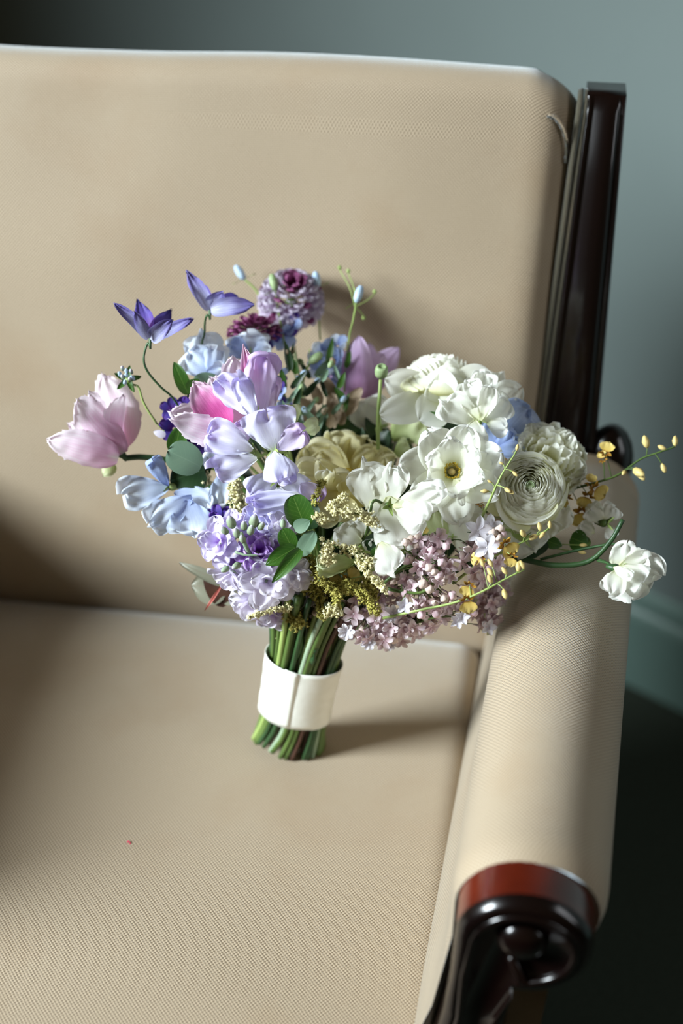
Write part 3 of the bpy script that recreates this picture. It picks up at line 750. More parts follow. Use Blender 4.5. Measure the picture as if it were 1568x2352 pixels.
pea('blue sweet pea behind the small white sweet pea at the upper right', (1140, 1020, 86), BLUED, [
    ((1132, 1028, 86), (1216, 935, 86.4), 108, dict(c=.35, ruf=.03, bend=-.5)), ((1128, 1026, 85.5), (1200, 1030, 85), 60, dict()), ((1130, 1030, 85.4), (1120, 975, 86), 66, dict()), ((1140, 1035, 85.4), (1170, 985, 85), 50, dict(cup=-.9))])
# white ones
pea('large white sweet pea with folded wings at the centre of the bouquet', (892, 1162, 80.8), WH, [
    ((862, 1180, 81.6), (838, 1072, 82), 100, dict(point=.15, cup=-.5, ruf=.05)), ((880, 1172, 81.6), (898, 1076, 82), 96, dict(point=.1, ruf=.06)),
    ((902, 1164, 80), (1010, 1124, 79.8), 66, dict(cup=-.3, c=.18, bend=-.3)), ((902, 1160, 80.2), (975, 1195, 79.4), 84, dict(cup=-.3, c=.18, bend=-.35)),
    ((890, 1140, 80.8), (930, 1256, 80.6), 128, dict(c=.28, ruf=.03, cup=-.3, bend=-.3)), ((872, 1246, 80.4), (906, 1316, 79.8), 78, dict(c=.4, bend=-.6, cup=-.5)),
    ((850, 1150, 81.4), (880, 1210, 80.8), 60, {})],
    stemmat=STEM, via=[(858, 1150, 80.4), (848, 1190, 81), (835, 1240, 82.5)], ruf=.07, nz=.08, cr=.25)
pea('white sweet pea half hidden behind the astilbe plume', (828, 1262, 82), WH, [
    ((830, 1245, 82), (770, 1222, 81.8), 62, dict(c=.4)), ((826, 1240, 82), (812, 1196, 82), 66, {}), ((815, 1290, 81.6), (735, 1300, 81.0), 60, dict(cup=-.7, mat=WHG)), ((860, 1280, 82), (856, 1240, 82), 50, {})])
pea('white sweet pea resting against the big white ranunculus', (1100, 968, 84.6), WH, [
    ((1098, 968, 84.6), (1018, 922, 84), 84, dict(cup=.6)), ((1098, 966, 84), (1070, 880, 84.4), 76, dict(cup=.8)), ((1100, 960, 84.8), (1112, 862, 85.2), 84, dict(cup=1.2, bend=.4)),
    ((1104, 966, 83.8), (1128, 886, 83.4), 58, dict(cup=.9)), ((1108, 968, 84), (1166, 918, 84), 78, dict(cup=-.5)), ((1110, 940, 86), (1192, 896, 86.6), 78, dict(c=.4)),
    ((1120, 900, 87), (1152, 858, 87), 44, dict(c=.8)), ((1090, 965, 83.6), (1088, 1012, 83), 66, dict()), ((1118, 972, 84), (1160, 985, 84), 50, {})], ruf=.09)
pea('white sweet pea hanging out at the far right on a curling tendril', (1415, 1305, 80.5), WH, [
    ((1420, 1305, 80.8), (1440, 1242, 80.8), 58, dict(c=.35, a=.3)), ((1418, 1310, 79.8), (1400, 1365, 79), 62, dict(c=.4)), ((1418, 1305, 79.6), (1475, 1340, 79), 84, dict(cup=-.5)),
    ((1420, 1300, 80.4), (1515, 1320, 80.4), 96, dict(c=.38)), ((1440, 1330, 80.2), (1450, 1378, 80.0), 92, dict(c=.4)), ((1422, 1300, 80), (1490, 1280, 80.2), 62, dict(cup=.6)),
    ((1408, 1302, 79.2), (1448, 1325, 78.6), 40, dict(cup=-1.2, bend=-.8))],
    A=at(1460, 1312, 80) - at(1400, 1300, 80.5), stemmat=STEMD, stem=False, via=[(1395, 1293, 81), (1372, 1288, 81.8)])
pea('white petals low at the right under the spiral ranunculus', (1200, 1235, 83.5), WH, [
    ((1195, 1210, 84.4), (1225, 1262, 83.4), 92, dict(cup=-.5)), ((1170, 1200, 84.5), (1135, 1262, 84), 90, dict()), ((1262, 1225, 84), (1300, 1165, 84.2), 64, dict(c=.35)), ((1250, 1240, 84), (1265, 1195, 84), 60, dict()), ((1150, 1195, 84.6), (1200, 1215, 85), 80, dict(mat=WHG))])
pea('shaded white petals behind the lilac sprays', (1085, 1270, 85), WH, [
    ((1085, 1290, 84.6), (1062, 1170, 84.2), 110, dict()), ((1100, 1280, 84.8), (1130, 1200, 84.6), 80, dict()), ((1030, 1250, 84.8), (1000, 1170, 84.6), 90, dict(mat=WHG)), ((1020, 1230, 85), (965, 1180, 85), 70, dict(mat=WHG)),
    ((1110, 1330, 86), (1170, 1290, 85.5), 80, dict(mat=WH)), ((1110, 1345, 86), (1160, 1360, 86), 70, dict(mat=WH)), ((1120, 1380, 86), (1118, 1452, 86), 36, dict(mat=WHG)), ((1130, 1360, 86), (1090, 1410, 86), 60, dict(mat=WHG))])
pea('white petals at the back between the mauve tulip and the cream rose', (870, 985, 90), WH, [
    ((880, 1000, 90), (835, 920, 90), 100, dict()), ((900, 1010, 90), (960, 960, 89), 110, dict(cup=.6, mat=WHG)), ((905, 1040, 88), (940, 1030, 88), 60, dict(mat=WHG)), ((670, 985, 84.5), (652, 935, 84.4), 74, dict(mat=WHG)), ((690, 985, 84.5), (728, 978, 84), 44, dict(mat=WHG))])
pea('white nodding sweet pea with a green calyx over the chair arm', (1388, 1202, 85), WH, [
    ((1388, 1200, 85), (1350, 1165, 85), 50, dict()), ((1390, 1196, 85), (1412, 1165, 85.2), 52, dict()), ((1398, 1205, 85), (1405, 1235, 85), 34, dict()), ((1365, 1225, 85), (1335, 1205, 85), 40, dict())],
    stem=False, stemmat=STEM, via=[(1395, 1196, 85), (1405, 1190, 85)])

# --- ranunculus
def ranunc(name, P, A, rings, mat, label, cmat=BUDG, stem=True, sd_=.3, rf_=.008):
    """rings = [(radius, count, z0, height, inc, flare, fringe)]"""
    t = part(name, P, A, label=label, rad=0.16, cal=0.5, stem=stem)
    ph = random.random() * 6
    for r, n, z0, H, inc, fl, fr in rings:
        for i in range(n):
            f = ph + 2 * PI * i / n + random.uniform(-.08, .08)
            obj('petal', shell(P, A, f, PI / n * random.uniform(1.35, 1.6), r * random.uniform(.96, 1.04), z0 + random.uniform(-.03, .03), H, inc, fl, sd_, 0.01 + rf_ * r, fr, rf_ * 2, nu=8, nv=16), mat, t)
        ph += 2.399
    return t
P = at(1212, 1128, 84); A = (at(1222, 1102, 81.0) - P).normalized()
rg = []
for i in range(17):
    k = i / 16; r = 0.26 + 2.2 * k ** 0.95
    top = 1.95 - 0.8 * k ** 1.8
    rg.append((r, 3 if i < 3 else (4 if i < 9 else 5), -0.2, top + 0.2, 0.62 - 0.3 * k, 0.0, 0.0))
t = ranunc('ranunculus', P, A, rg, WHR, 'white ranunculus with tightly spiralled petals around a green eye, at the right')
obj('center', lathe(P + A * 1.45, A, [(0.3, 0), (0.3, 0.2), (0.15, 0.3), (0.02, 0.26)], 10), BUDG, t, label='green eye of the spiral ranunculus')
pets(t, WHR, [((1190, 1150, 83.4), (1112, 1108, 82.8), 120, dict(c=.45)), ((1200, 1160, 83.4), (1150, 1190, 82.6), 120, dict()), ((1215, 1150, 83.4), (1225, 1205, 82.6), 130, dict()), ((1230, 1140, 83.4), (1292, 1130, 82.8), 130, dict()), ((1215, 1110, 84), (1190, 1040, 83.6), 120, dict())], bend=.7, cup=.5, ruf=.02)
# big one at the back seen from the side
P = at(1010, 905, 88.5); A = (CU * 0.95 - CF * 0.28 + CR * 0.05).normalized()
rg = []
for i in range(11):
    k = i / 10; r = 0.35 + 2.9 * k
    rg.append((r, 3 if i < 3 else 5, 0.0, 2.75 - 1.35 * k ** 1.6, 0.42, 0.25 * k, 0.02))
t = ranunc('ranunculus', P, A, rg, WHR, 'largest white ranunculus, domed and seen from the side, at the top right of the bouquet', rf_=.015)
pets(t, WH, [((985, 925, 86.6), (872, 952, 85.6), 78, dict(c=.45)), ((975, 900, 87), (884, 870, 86.4), 84, dict()), ((1010, 930, 86), (962, 965, 85.4), 90, dict()), ((985, 900, 86.2), (1050, 880, 85), 90, dict(cup=-.4)),
             ((1030, 915, 86.2), (980, 890, 85.4), 110, dict(cup=-.4)), ((1060, 900, 87), (1130, 860, 86.4), 100, dict()), ((1080, 900, 88), (1150, 880, 87.6), 90, dict())], bend=-.4, cup=.4, ruf=.03, nu=12, nv=12)
# open flower with a yellow centre
P = at(1036, 1086, 82.6); A = ((CAM - P).normalized() * 0.9 + CU * 0.2 + CR * .1).normalized()
t = part('ranunculus', P, A, label='open white ranunculus with a yellow green centre, between the spiral ranunculus and the cream rose', rad=0.15, cal=0.4)
for i in range(7):
    obj('petal', rpet(P - A * .25, A, i * 0.897 + .3, R_(random.uniform(66, 88)), random.uniform(2.8, 3.4), random.uniform(2.3, 2.9), bend=0.3, cup=.4, ruf=.07, cr=.2, lobe=.08, c=.36, a=.42, nu=12, nv=12, nz=.08), WH, t)
for i in range(6):
    obj('petal', rpet(P, A, i * 1.047 + .6, R_(random.uniform(48, 66)), random.uniform(2.2, 2.8), random.uniform(1.8, 2.3), bend=0.45, cup=.5, ruf=.08, cr=.2, lobe=.08, c=.38, a=.42, nu=12, nv=12, nz=.08), WH, t)
pets(t, WH, [((1045, 1100, 81.8), (1062, 1162, 81.2), 24, dict(c=.4)), ((1060, 1110, 82), (1092, 1150, 82), 30, dict(c=.7)), ((1085, 1090, 82.4), (1118, 1040, 82), 60, {}), ((1070, 1060, 82.6), (1080, 985, 82.6), 84, {})], bend=.4, cup=.4)
obj('center', ell(P + A * .05, A, 0.24, 0.5, 12, 6), YBUD, t, label='green yellow pistil dome')
m = MB()
for i in range(46):
    q = i * 2.4; X, Y, Z = frame(A); r = 0.42 + 0.12 * random.random(); d = X * math.cos(q) + Y * math.sin(q)
    m.add(tube([P + d * .3, P + d * r + A * random.uniform(.35, .6)], 0.02, 4, 1)); m.add(ell(P + d * r + A * random.uniform(.35, .6), A, 0.06, 0.14, 5, 3))
m.build('stamens', POL, t, kind='stuff')
# ruffled carnation behind the spiral ranunculus
P = at(1240, 1075, 86.5); A = (at(1275, 1040, 84) - P).normalized()
rg = [(0.5 + 0.45 * i, 4 + i // 2, 0.0, 2.4 - 0.16 * i, 0.1, 0.35, 0.10) for i in range(5)]
t = ranunc('carnation', P, A, rg, WHR, 'frilled creamy white carnation behind the spiral ranunculus', rf_=.04)
for i in range(11):
    obj('petal', rpet(P + A * .4, A, i * 0.571, R_(random.uniform(58, 84)), random.uniform(2.5, 3.0), 2.0, bend=.2, cup=.3, ruf=.09, freq=5, c=.33, a=.6, fringe=.05, nu=12, nv=16), WHR, t)
# cream rose
P = at(800, 1128, 85.5); A = (CU * 0.72 - CF * 0.7).normalized()
t = part('rose', P, A, label='pale yellow cream rose opening upward in the middle of the bouquet', rad=0.18, cal=0.5)
pets(t, CREAM, [((790, 1120, 87), (700, 1028, 87.5), 110, {}), ((800, 1110, 87.5), (760, 1002, 88.5), 120, {}), ((810, 1110, 87.5), (845, 1008, 88.5), 120, {}), ((820, 1120, 87), (905, 1058, 87.5), 110, {}), ((800, 1110, 87.8), (800, 1015, 89), 120, {}),
                ((800, 1115, 86.8), (875, 1040, 87.5), 90, {}), ((795, 1115, 86.6), (735, 1040, 87.3), 90, {})], bend=.45, cup=.45, ruf=.10, freq=4, c=.26, a=.7, lobe=.12, fril=.04, cr=.15, nu=16, nv=20)
pets(t, CREAM, [((800, 1140, 85), (688, 1085, 84), 100, {}), ((790, 1140, 84.4), (730, 1062, 83.4), 70, dict(c=.6, roll=30)), ((790, 1170, 84), (770, 1085, 82.6), 100, {}), ((820, 1165, 84), (830, 1092, 83), 110, {}),
                ((780, 1120, 83.6), (712, 1178, 82.8), 120, dict(bend=-.6)), ((830, 1130, 84), (905, 1110, 83.6), 90, {}), ((775, 1130, 83.4), (770, 1200, 82.8), 110, dict(bend=-.5)), ((745, 1120, 83.2), (748, 1080, 82.9), 50, dict(mat=WHR))], bend=.4, cup=.4, ruf=.10, c=.26, a=.7, lobe=.12, fril=.03, cr=.15, nu=16, nv=20)
obj('center', ell(P + A * 1.0, A, 0.5, 0.9, 10, 5), POL, t, label='yellow heart of the rose')

# --- stock
def stock(cx, cy, d, rp, mat, ax=(0, 0, 1), n=(6, 5, 4), tone=None):
    P = at(cx, cy, d + 0.5); A = (CAM - P).normalized() * ax[2] + CR * ax[0] + CU * ax[1]; A.normalize()
    P = P - A * 0.3
    t = part('stock_blossom', P, A, rad=0.08, cal=0.22, mat=STEMP)
    R = rp * d / FPX
    for ri, cnt in enumerate(n):
        th = (78, 52, 24)[ri]; k = (1.0, 0.85, 0.68)[ri]
        for i in range(cnt):
            obj('petal', rpet(P + A * .12 * ri, A, 2 * PI * i / cnt + ri * .6 + random.uniform(-.2, .2), R_(th + random.uniform(-12, 12)), R * k * random.uniform(1.0, 1.2), R * k * 0.95,
                bend=random.uniform(-.7, .2), cup=.6, ruf=.10, freq=2.5, c=.40, a=.55, notch=.12, nu=8, nv=8, nz=.12), mat if ri < 2 or not tone else tone, t)
    return t
ST = [(503, 1245, 80.6, 52, STK, (-.5, .1, .9), None), (592, 1268, 80.2, 46, STKP, (.1, .3, .9), STKP), (532, 1322, 81, 50, STKL, (-.5, -.8, .5), None),
      (612, 1335, 80.2, 62, STKL, (.1, -.2, 1), None), (672, 1320, 81, 50, STKL, (.6, -.1, .8), None), (580, 1385, 82.5, 54, STKL, (-.3, -.6, .7), None), (535, 1205, 81.6, 42, STK, (-.2, .8, .6), None),
      (602, 1198, 81.6, 52, LAV, (.1, .6, .8), None), (650, 1205, 80.8, 32, STKL, (.3, .2, .9), None), (645, 1262, 81, 46, STKL, (.5, .1, .9), None), (560, 1300, 82, 44, STKP, (0, 0, 1), STKP), (625, 1408, 84, 44, STK, (0, -.6, .7), None),
      (500, 1195, 83.5, 36, VIO, (-.4, .3, .9), None), (630, 1300, 82, 50, STK, (.3, 0, 1), None)]
for x, y, d, r, m_, ax, tn in ST: stock(x, y, d, r, m_, ax, tone=tn)
sp = MB(); sp.add(tube([at(552, 1222, 79.6), at(562, 1250, 79.8), at(580, 1285, 80.6), at(620, 1360, 83.5), NECK], 0.14, 7)); sp.add(tube([at(595, 1275, 80), at(565, 1275, 79.9), at(540, 1268, 80)], 0.08, 6))
spike = sp.build('stock_spike', STEMP, bq, label='pale green tip of the lilac stock with unopened buds')
for x, y, r, dx, dy in [(532, 1198, 15, -.3, 1), (545, 1222, 12, -.3, .8), (560, 1205, 11, 0, 1), (582, 1196, 16, .2, 1), (558, 1235, 11, -.2, .6), (575, 1215, 12, .3, 1), (518, 1215, 11, -.6, .6), (598, 1205, 11, .5, .8), (650, 1200, 10, 0, 1), (545, 1292, 11, -.6, -.4), (520, 1300, 10, -.8, -.5)]:
    R = r * .75 * 79.6 / FPX; A = CR * dx + CU * dy - CF * .6
    obj('bud', lathe(at(x, y + 6, 79.7), A, [(R * .3, -R), (R * .85, -R * .5), (R, R * .2), (R * .9, R * 1.0), (R * .55, R * 1.7), (R * .25, R * 2.0), (.02, R * 2.05)], 9), BUDL if r > 10.5 else STEMP, spike)

# --- scabiosas and small blue violet flowers at the back
def scab(P, R, A, mat, label, cmat, n=70, flat=1.0):
    t = part('scabiosa', P, A, label=label, rad=0.1, cal=0.5)
    X, Y, Z = frame(A)
    for i in range(n):
        k = (i + .5) / n; th = math.acos(1 - k * 1.25); q = i * 2.39996
        d = X * math.sin(th) * math.cos(q) + Y * math.sin(th) * math.sin(q) + Z * math.cos(th) * flat
        obj('petal', petal(P + d * R * .55, d, Z + d * .3, R * .48, R * .34, bend=-.2, cup=.5, ruf=.12, freq=3, c=.35, a=.6, nu=5, nv=6), cmat if (k < .07 or i % 11 == 0) else mat, t)
    return t
scab(at(668, 695, 92.6), 2.35, (CU * .6 - CF * .8 + CR * .1), SCAB, 'mauve scabiosa with a maroon centre touching the backrest', MAR, 130)
scab(at(585, 765, 90), 1.9, (CU * .95 - CF * .3), MAR, 'dark maroon scabiosa below the mauve one', MAR, 60, .5)
def cluster(label, lst, mat, depth, **k):
    c0 = lst[0]; t = part('delphinium', at(c0[0], c0[1], depth + .6), None, label=label, rad=.07, cal=.2)
    for x, y, r in lst:
        P = at(x, y, depth + random.uniform(-.5, .5)); A = (CAM - P).normalized() + CR * random.uniform(-.7, .7) + CU * random.uniform(-.5, .7)
        for i in range(5):
            obj('petal', rpet(P, A, i * 1.257 + x, R_(random.uniform(45, 80)), r * depth / FPX, r * .9 * depth / FPX, bend=-.3, cup=.4, ruf=.08, c=.45, a=.6, fril=.05, nu=6, nv=8), mat if i % 3 or 'mix' not in k else k['mix'], t)
    return t
cluster('deep violet delphinium florets between the left tulips', [(425, 945, 38), (400, 985, 34), (440, 1010, 40), (470, 1000, 30), (395, 940, 26)], VIO, 86.2)
cluster('blue violet florets under the mauve scabiosa', [(650, 770, 34), (620, 775, 26), (670, 745, 30)], BLUED, 91.5, mix=VIO)
cluster('light blue florets beside the mauve tulip', [(740, 810, 36), (765, 830, 36), (735, 850, 32), (775, 795, 28), (725, 825, 26), (760, 865, 30)], BLUED, 90.5, mix=BLUE)
cluster('pale violet florets in the shade behind the lavender cluster', [(645, 900, 22), (655, 930, 20), (640, 860, 20)], BLUED, 87.5, mix=VIO)
cluster('pale lilac florets near the neck of the bouquet', [(700, 1375, 30), (730, 1360, 26), (690, 1345, 22)], STKL, 84)
# thin stalks with blue buds
def stalk(label, pts, tip, mat, rr=0.3, ln=1.1):
    m = MB().add(tube([at(*p) for p in pts], 0.07, 6, 5)); t = m.build('bud_stalk', STEML, bq, label=label)
    P = at(*pts[0]); A = at(*tip) - P
    obj('bud', lathe(P, A, [(.08, -.1), (rr * .8, .1 * ln), (rr, .4 * ln), (rr * .9, .75 * ln), (rr * .5, ln), (.02, ln * 1.02)], 8), mat, t)
    for q in (0, 2, 4): obj('sepal', petal(P, Vector(A).normalized() * .3 + CR * math.cos(q) + CU * math.sin(q), A, .9, .16, bend=.2, c=.8, nu=4, nv=2), STEML, t)
stalk('thin stalk with a pale blue bud rising above the mauve tulip', [(818, 692, 89), (812, 730, 89.4), (800, 785, 90), (790, 900, 90.5)], (832, 650, 89), SKYB)
stalk('out of focus blue bud beside the clematis', [(560, 640, 93), (590, 670, 93), (610, 720, 93)], (540, 610, 93), BLUED if False else SKYB)
stalk('blue bud above the mauve scabiosa', [(728, 660, 92), (730, 700, 92.5), (735, 780, 92)], (724, 620, 92), SKYB)
stalk('greenish bud in front of the mauve scabiosa', [(632, 665, 90.6), (640, 720, 91), (655, 800, 91)], (626, 640, 90.6), BUDG)
stalk('pale green bud in front of the light blue florets', [(712, 832, 88.5), (700, 860, 88.8), (690, 920, 89)], (728, 820, 88.4), BUDG, .32, 1.0)
t = part('poppy_bud', at(874, 862, 85.6), (0, -.2, 1), label='round green bud on an upright stalk between the cream rose and the big white ranunculus', stem=False, cal=0, rad=.13, via=[(872, 900, 85.8), (868, 960, 86), (868, 1032, 86.6)], mat=STEML)
obj('bud', lathe(at(874, 866, 85.6), (0.1, -.2, 1), [(.15, 0), (.42, .2), (.45, .5), (.4, .8), (.28, .95), (.2, .85)], 12), BUDG, t)
for x, y in ((780, 620), (800, 628), (860, 675), (835, 735)):
    MB().add(tube([at(815, 705, 91), at((815 + x) / 2 + 6, (705 + y) / 2, 91.5), at(x, y, 92)], .04, 5)).add(ell(at(x, y, 92), (0, 0, 1), .14, .35, 6, 4)).build('tendril', STEML, bq)
# airy filler
for i in range(34):
    x, y = random.uniform(650, 800), random.uniform(830, 990)
    P = at(x, y, 88 + random.uniform(-1, 2)); d = CU + CR * random.uniform(-.9, .9) - CF * random.uniform(-.3, .5)
    obj('leaf', petal(P, d, CAM - P, random.uniform(1.0, 2.0), random.uniform(.3, .6), c=.8, nu=5, nv=3), (LEAFG, LEAF, LEAFD, LEAFG)[i % 4], bq)
    if i % 2 == 0: obj('bud', ell(P + d.normalized() * 1.0, d, .2, .6, 7, 5), (BUDG, SKYB, TAN)[i % 3], bq)
for i in range(14):
    x, y = random.uniform(700, 800), random.uniform(900, 985); P = at(x, y, 89)
    obj('petal', petal(P, CU + CR * random.uniform(-1, 1), CAM - P, 1.4, .8, cup=.5, nu=6, nv=5), TAN, bq)

# --- leaves that show
def lf(b, tp, w, mat, label=None, name='leaf', **k):
    k.setdefault('bend', -.4); k.setdefault('c', .75); k.setdefault('a', .5); k.setdefault('cup', .3)
    obj(name, fpet(b, tp, w, ruf=.02, nu=12, nv=8, **k), mat, bq, label=label)
lf((700, 1208, 79.8), (672, 1138, 79.6), 66, LEAF, 'bright green veined leaf between the lavender stock and the astilbe', c=.4, a=.35)
lf((718, 1215, 81), (700, 1150, 81.5), 56, LEAFD, c=.5)
lf((672, 1262, 79.8), (648, 1214, 79.6), 44, LEAF, c=.5)
lf((678, 1258, 79.6), (610, 1298, 79.4), 44, LEAF, c=.8)
lf((690, 1262, 79.4), (624, 1338, 79.2), 36, LEAF, c=.9, cup=.8)
lf((690, 1265, 80.2), (650, 1240, 80.2), 60, LEAFD)
lf((688, 1276, 79.8), (722, 1220, 79.6), 40, LEAFG, 'wavy grey green leaf beside the dark leaves', c=.5)
lf((676, 1215, 79.6), (712, 1196, 79.4), 34, LEAFG)
lf((432, 905, 85.4), (398, 832, 85.2), 34, LEAF, 'narrow green leaf pointing up at the left')
lf((440, 900, 85.2), (455, 870, 85), 40, LEAF); lf((445, 880, 86), (505, 868, 86), 40, LEAFG); lf((440, 930, 86), (470, 885, 86), 46, LEAFD)
lf((400, 1040, 85), (415, 975, 84.6), 46, LEAF); lf((395, 1010, 85), (432, 1030, 84.8), 40, LEAF); lf((380, 1000, 85.4), (352, 992, 85.4), 18, STKL)
lf((462, 1072, 83.6), (385, 1035, 83.2), 78, LEAFG, 'rounded grey green leaf below the violet florets', c=.4)
lf((470, 1080, 85), (390, 1105, 85), 90, LEAFD); lf((470, 1100, 85.4), (420, 1050, 85.4), 80, LEAFD)
lf((520, 1345, 86.5), (412, 1290, 87), 26, LEAFR); lf((520, 1350, 87), (440, 1345, 87.4), 84, LEAFR, 'faded grey leaf sticking out at the lower left')
lf((520, 1390, 87), (470, 1310, 87), 50, STEMB); lf((508, 1345, 85.5), (470, 1404, 85.5), 7, STEMR, 'thin red leaf stalk', name='leaf_stalk')
lf((560, 1360, 87), (490, 1365, 87.4), 60, LEAFR); lf((440, 1000, 86), (480, 960, 86), 60, LEAFD)
lf((1240, 1275, 84.5), (1215, 1235, 84), 60, LEAFD); lf((1250, 1240, 84.5), (1290, 1255, 84.6), 30, LEAF); lf((1310, 1235, 85), (1350, 1250, 85), 50, LEAF); lf((1345, 1230, 85.2), (1320, 1262, 85), 44, STEM)
lf((985, 980, 86), (1010, 950, 85.6), 60, LEAF); lf((1000, 975, 86), (1060, 975, 86), 60, LEAFD)
lf((850, 1270, 81.6), (905, 1262, 81.4), 24, LEAF); lf((840, 1260, 82), (870, 1225, 82), 34, LEAFD)
# curling tendril to the far right sweet pea
MB().add(tube([at(1060, 1300, 86), at(1170, 1282, 84.5), at(1270, 1298, 83.4), at(1350, 1290, 82.6), at(1400, 1245, 82), at(1430, 1194, 81.6)], lambda q: .22 - .08 * q, 8, 6)) \
    .add(tube([at(1350, 1288, 82.6), at(1375, 1285, 82.4), at(1398, 1294, 81.4)], .07, 6)).add(tube([at(1240, 1285, 83.8), at(1320, 1265, 83.4), at(1400, 1250, 82.6), at(1418, 1253, 82.4)], .09, 6)) \
    .build('tendril', STEMD, bq, label='thick dark green stem curling out over the chair arm')

# --- astilbe plumes
def burst(P, r, m, mi=0, k=7):
    X, Y, Z = frame((random.uniform(-1, 1), random.uniform(-1, 1), random.uniform(-1, 1) + .01))
    for i in range(k):
        z = 1 - 2 * (i + .5) / k; q = i * 2.4; s = math.sqrt(1 - z * z)
        d = X * (s * math.cos(q)) + Y * (s * math.sin(q)) + Z * z
        e = d.cross(Vector((.3, .5, .8))).normalized(); g = d.cross(e)
        w = r * .34
        vs = [P + e * w, P + g * w, P - e * w, P - g * w, P + d * r * random.uniform(.9, 1.3)]
        m.add((vs, [(0, 1, 4), (1, 2, 4), (2, 3, 4), (3, 0, 4)], None), mi)
def plume(pts, rpx, n, mat=AST, br=.15, label=None, side=0.0, stemm=None):
    P = smooth_path([at(*p) for p in pts], 8); d = pts[0][2]; R = rpx * d / FPX
    m = MB().add(tube(P, .07, 5, raw=True), 1)
    for i in range(n):
        k = random.random(); q = P[min(len(P) - 1, int(k * len(P)))]
        lump = .65 + .35 * math.sin(k * 19 + pts[0][0])
        v = Vector((random.gauss(0, 1), random.gauss(0, 1), random.gauss(0, 1))).normalized() * (R * lump * random.random() ** .4 * (1.0 - .35 * k))
        burst(q + v, br * random.uniform(.7, 1.15), m)
    return m.build('astilbe_plume', [mat, STEM], bq, label=label, kind='stuff')
plume([(850, 1190, 79.6), (822, 1180, 79.2), (780, 1175, 79.2), (765, 1160, 79.6), (790, 1145, 80)], 24, 330, AST, label='creamy white astilbe plume lying under the central sweet pea')
plume([(860, 1200, 79.4), (830, 1190, 79.2)], 18, 110, AST); plume([(720, 1185, 79.8), (745, 1195, 79.8)], 20, 110, AST)
plume([(720, 1160, 81), (735, 1115, 81), (742, 1108, 81)], 14, 120, ASTG); plume([(750, 1290, 80), (752, 1250, 80)], 26, 220, AST)
plume([(790, 1255, 80.4), (850, 1290, 80.4), (740, 1240, 81)], 20, 220, AST); plume([(820, 1290, 80.4), (860, 1330, 80), (885, 1355, 79.8)], 18, 240, AST)
plume([(730, 1330, 81), (768, 1360, 80.8), (772, 1395, 80.4)], 20, 240, ASTG); plume([(755, 1400, 79.6), (782, 1408, 79.6)], 20, 130, AST)
plume([(790, 1340, 81.6), (835, 1370, 81), (868, 1410, 80.6)], 24, 320, ASTG, label='olive yellow astilbe plume at the lower middle'); plume([(690, 1300, 82), (740, 1320, 82), (700, 1270, 82)], 28, 300, ASTG)
plume([(690, 1330, 83), (730, 1370, 83), (745, 1420, 82.6)], 28, 340, ASTG); plume([(655, 1410, 84.5), (690, 1430, 84), (665, 1395, 84)], 32, 340, ASTG)
plume([(660, 1398, 82.6), (620, 1402, 82), (572, 1418, 81.8)], 13, 170, AST, label='thin pale astilbe tip pointing left above the ribbon'); plume([(600, 1290, 83), (670, 1290, 81.6), (700, 1262, 81.4)], 18, 160, ASTG)
plume([(545, 1160, 84), (545, 1130, 84), (540, 1110, 84)], 32, 260, AST, label='creamy astilbe behind the lavender stock'); plume([(475, 1110, 85.4), (470, 1085, 85.6)], 22, 130, AST); plume([(495, 1150, 85.6), (505, 1180, 85.6)], 28, 200, ASTG); plume([(570, 1150, 84.5), (560, 1190, 84)], 24, 140, AST)
plume([(840, 1330, 82.6), (860, 1370, 82.6)], 30, 240, ASTG)

plume([(700, 1300, 83.5), (720, 1345, 83.5), (800, 1350, 83)], 40, 380, ASTG); plume([(760, 1300, 83), (800, 1300, 83)], 30, 200, ASTG); plume([(690, 1390, 85), (705, 1425, 86), (690, 1450, 86.5)], 30, 300, ASTG); plume([(640, 1450, 87), (650, 1490, 87)], 12, 60, AST)
# --- lilac
def star_mesh(np_, r, mat, tubel=0.8, open_=70, name='floret', c=.5):
    m = MB(); Z = Vector((0, 0, 1))
    m.add(lathe((0, 0, -tubel), Z, [(.05, 0), (.08, tubel * .6), (.12, tubel)], 6))
    for i in range(np_):
        m.add(rpet((0, 0, 0), Z, 2 * PI * i / np_, R_(open_), r, r * .72, r0=.05, bend=-.5, cup=.8, ruf=.05, c=c, a=.7, nu=5, nv=5))
    me = bpy.data.meshes.new(name); me.from_pydata([tuple(v * .01) for v in m.v], [], m.f)
    l = me.uv_layers.new(name='UVMap')
    for lp in me.loops: l.data[lp.index].uv = m.uv[lp.vertex_index]
    me.polygons.foreach_set('use_smooth', [True] * len(me.polygons)); me.materials.append(mat); return me
def lath_mesh(prof, mat, name, sq=0.0, ns=8):
    V, Fc, uv = lathe((0, 0, 0), (0, 0, 1), prof, ns, sq)
    me = bpy.data.meshes.new(name); me.from_pydata([tuple(Vector(v) * .01) for v in V], [], Fc); me.polygons.foreach_set('use_smooth', [True] * len(Fc)); me.materials.append(mat); return me
BPROF = [(.05, -.9), (.06, -.3), (.16, -.12), (.27, .08), (.29, .22), (.2, .36), (.06, .42), (.02, .42)]
kb=.84
budm = [lath_mesh(BPROF, LILB, 'bud', .14, 16), lath_mesh(BPROF, LILC, 'bud', .14, 16)]
starm = [star_mesh(4, .62, LILM), star_mesh(5, .6, LILM, open_=60), star_mesh(4, .58, LILM, open_=45)]
starw = [star_mesh(5, .8, LILW, 1.2, 72, c=.75), star_mesh(7, .5, LILW, .8, 55), star_mesh(5, .66, LILW, 1.0, 50, c=.75)]
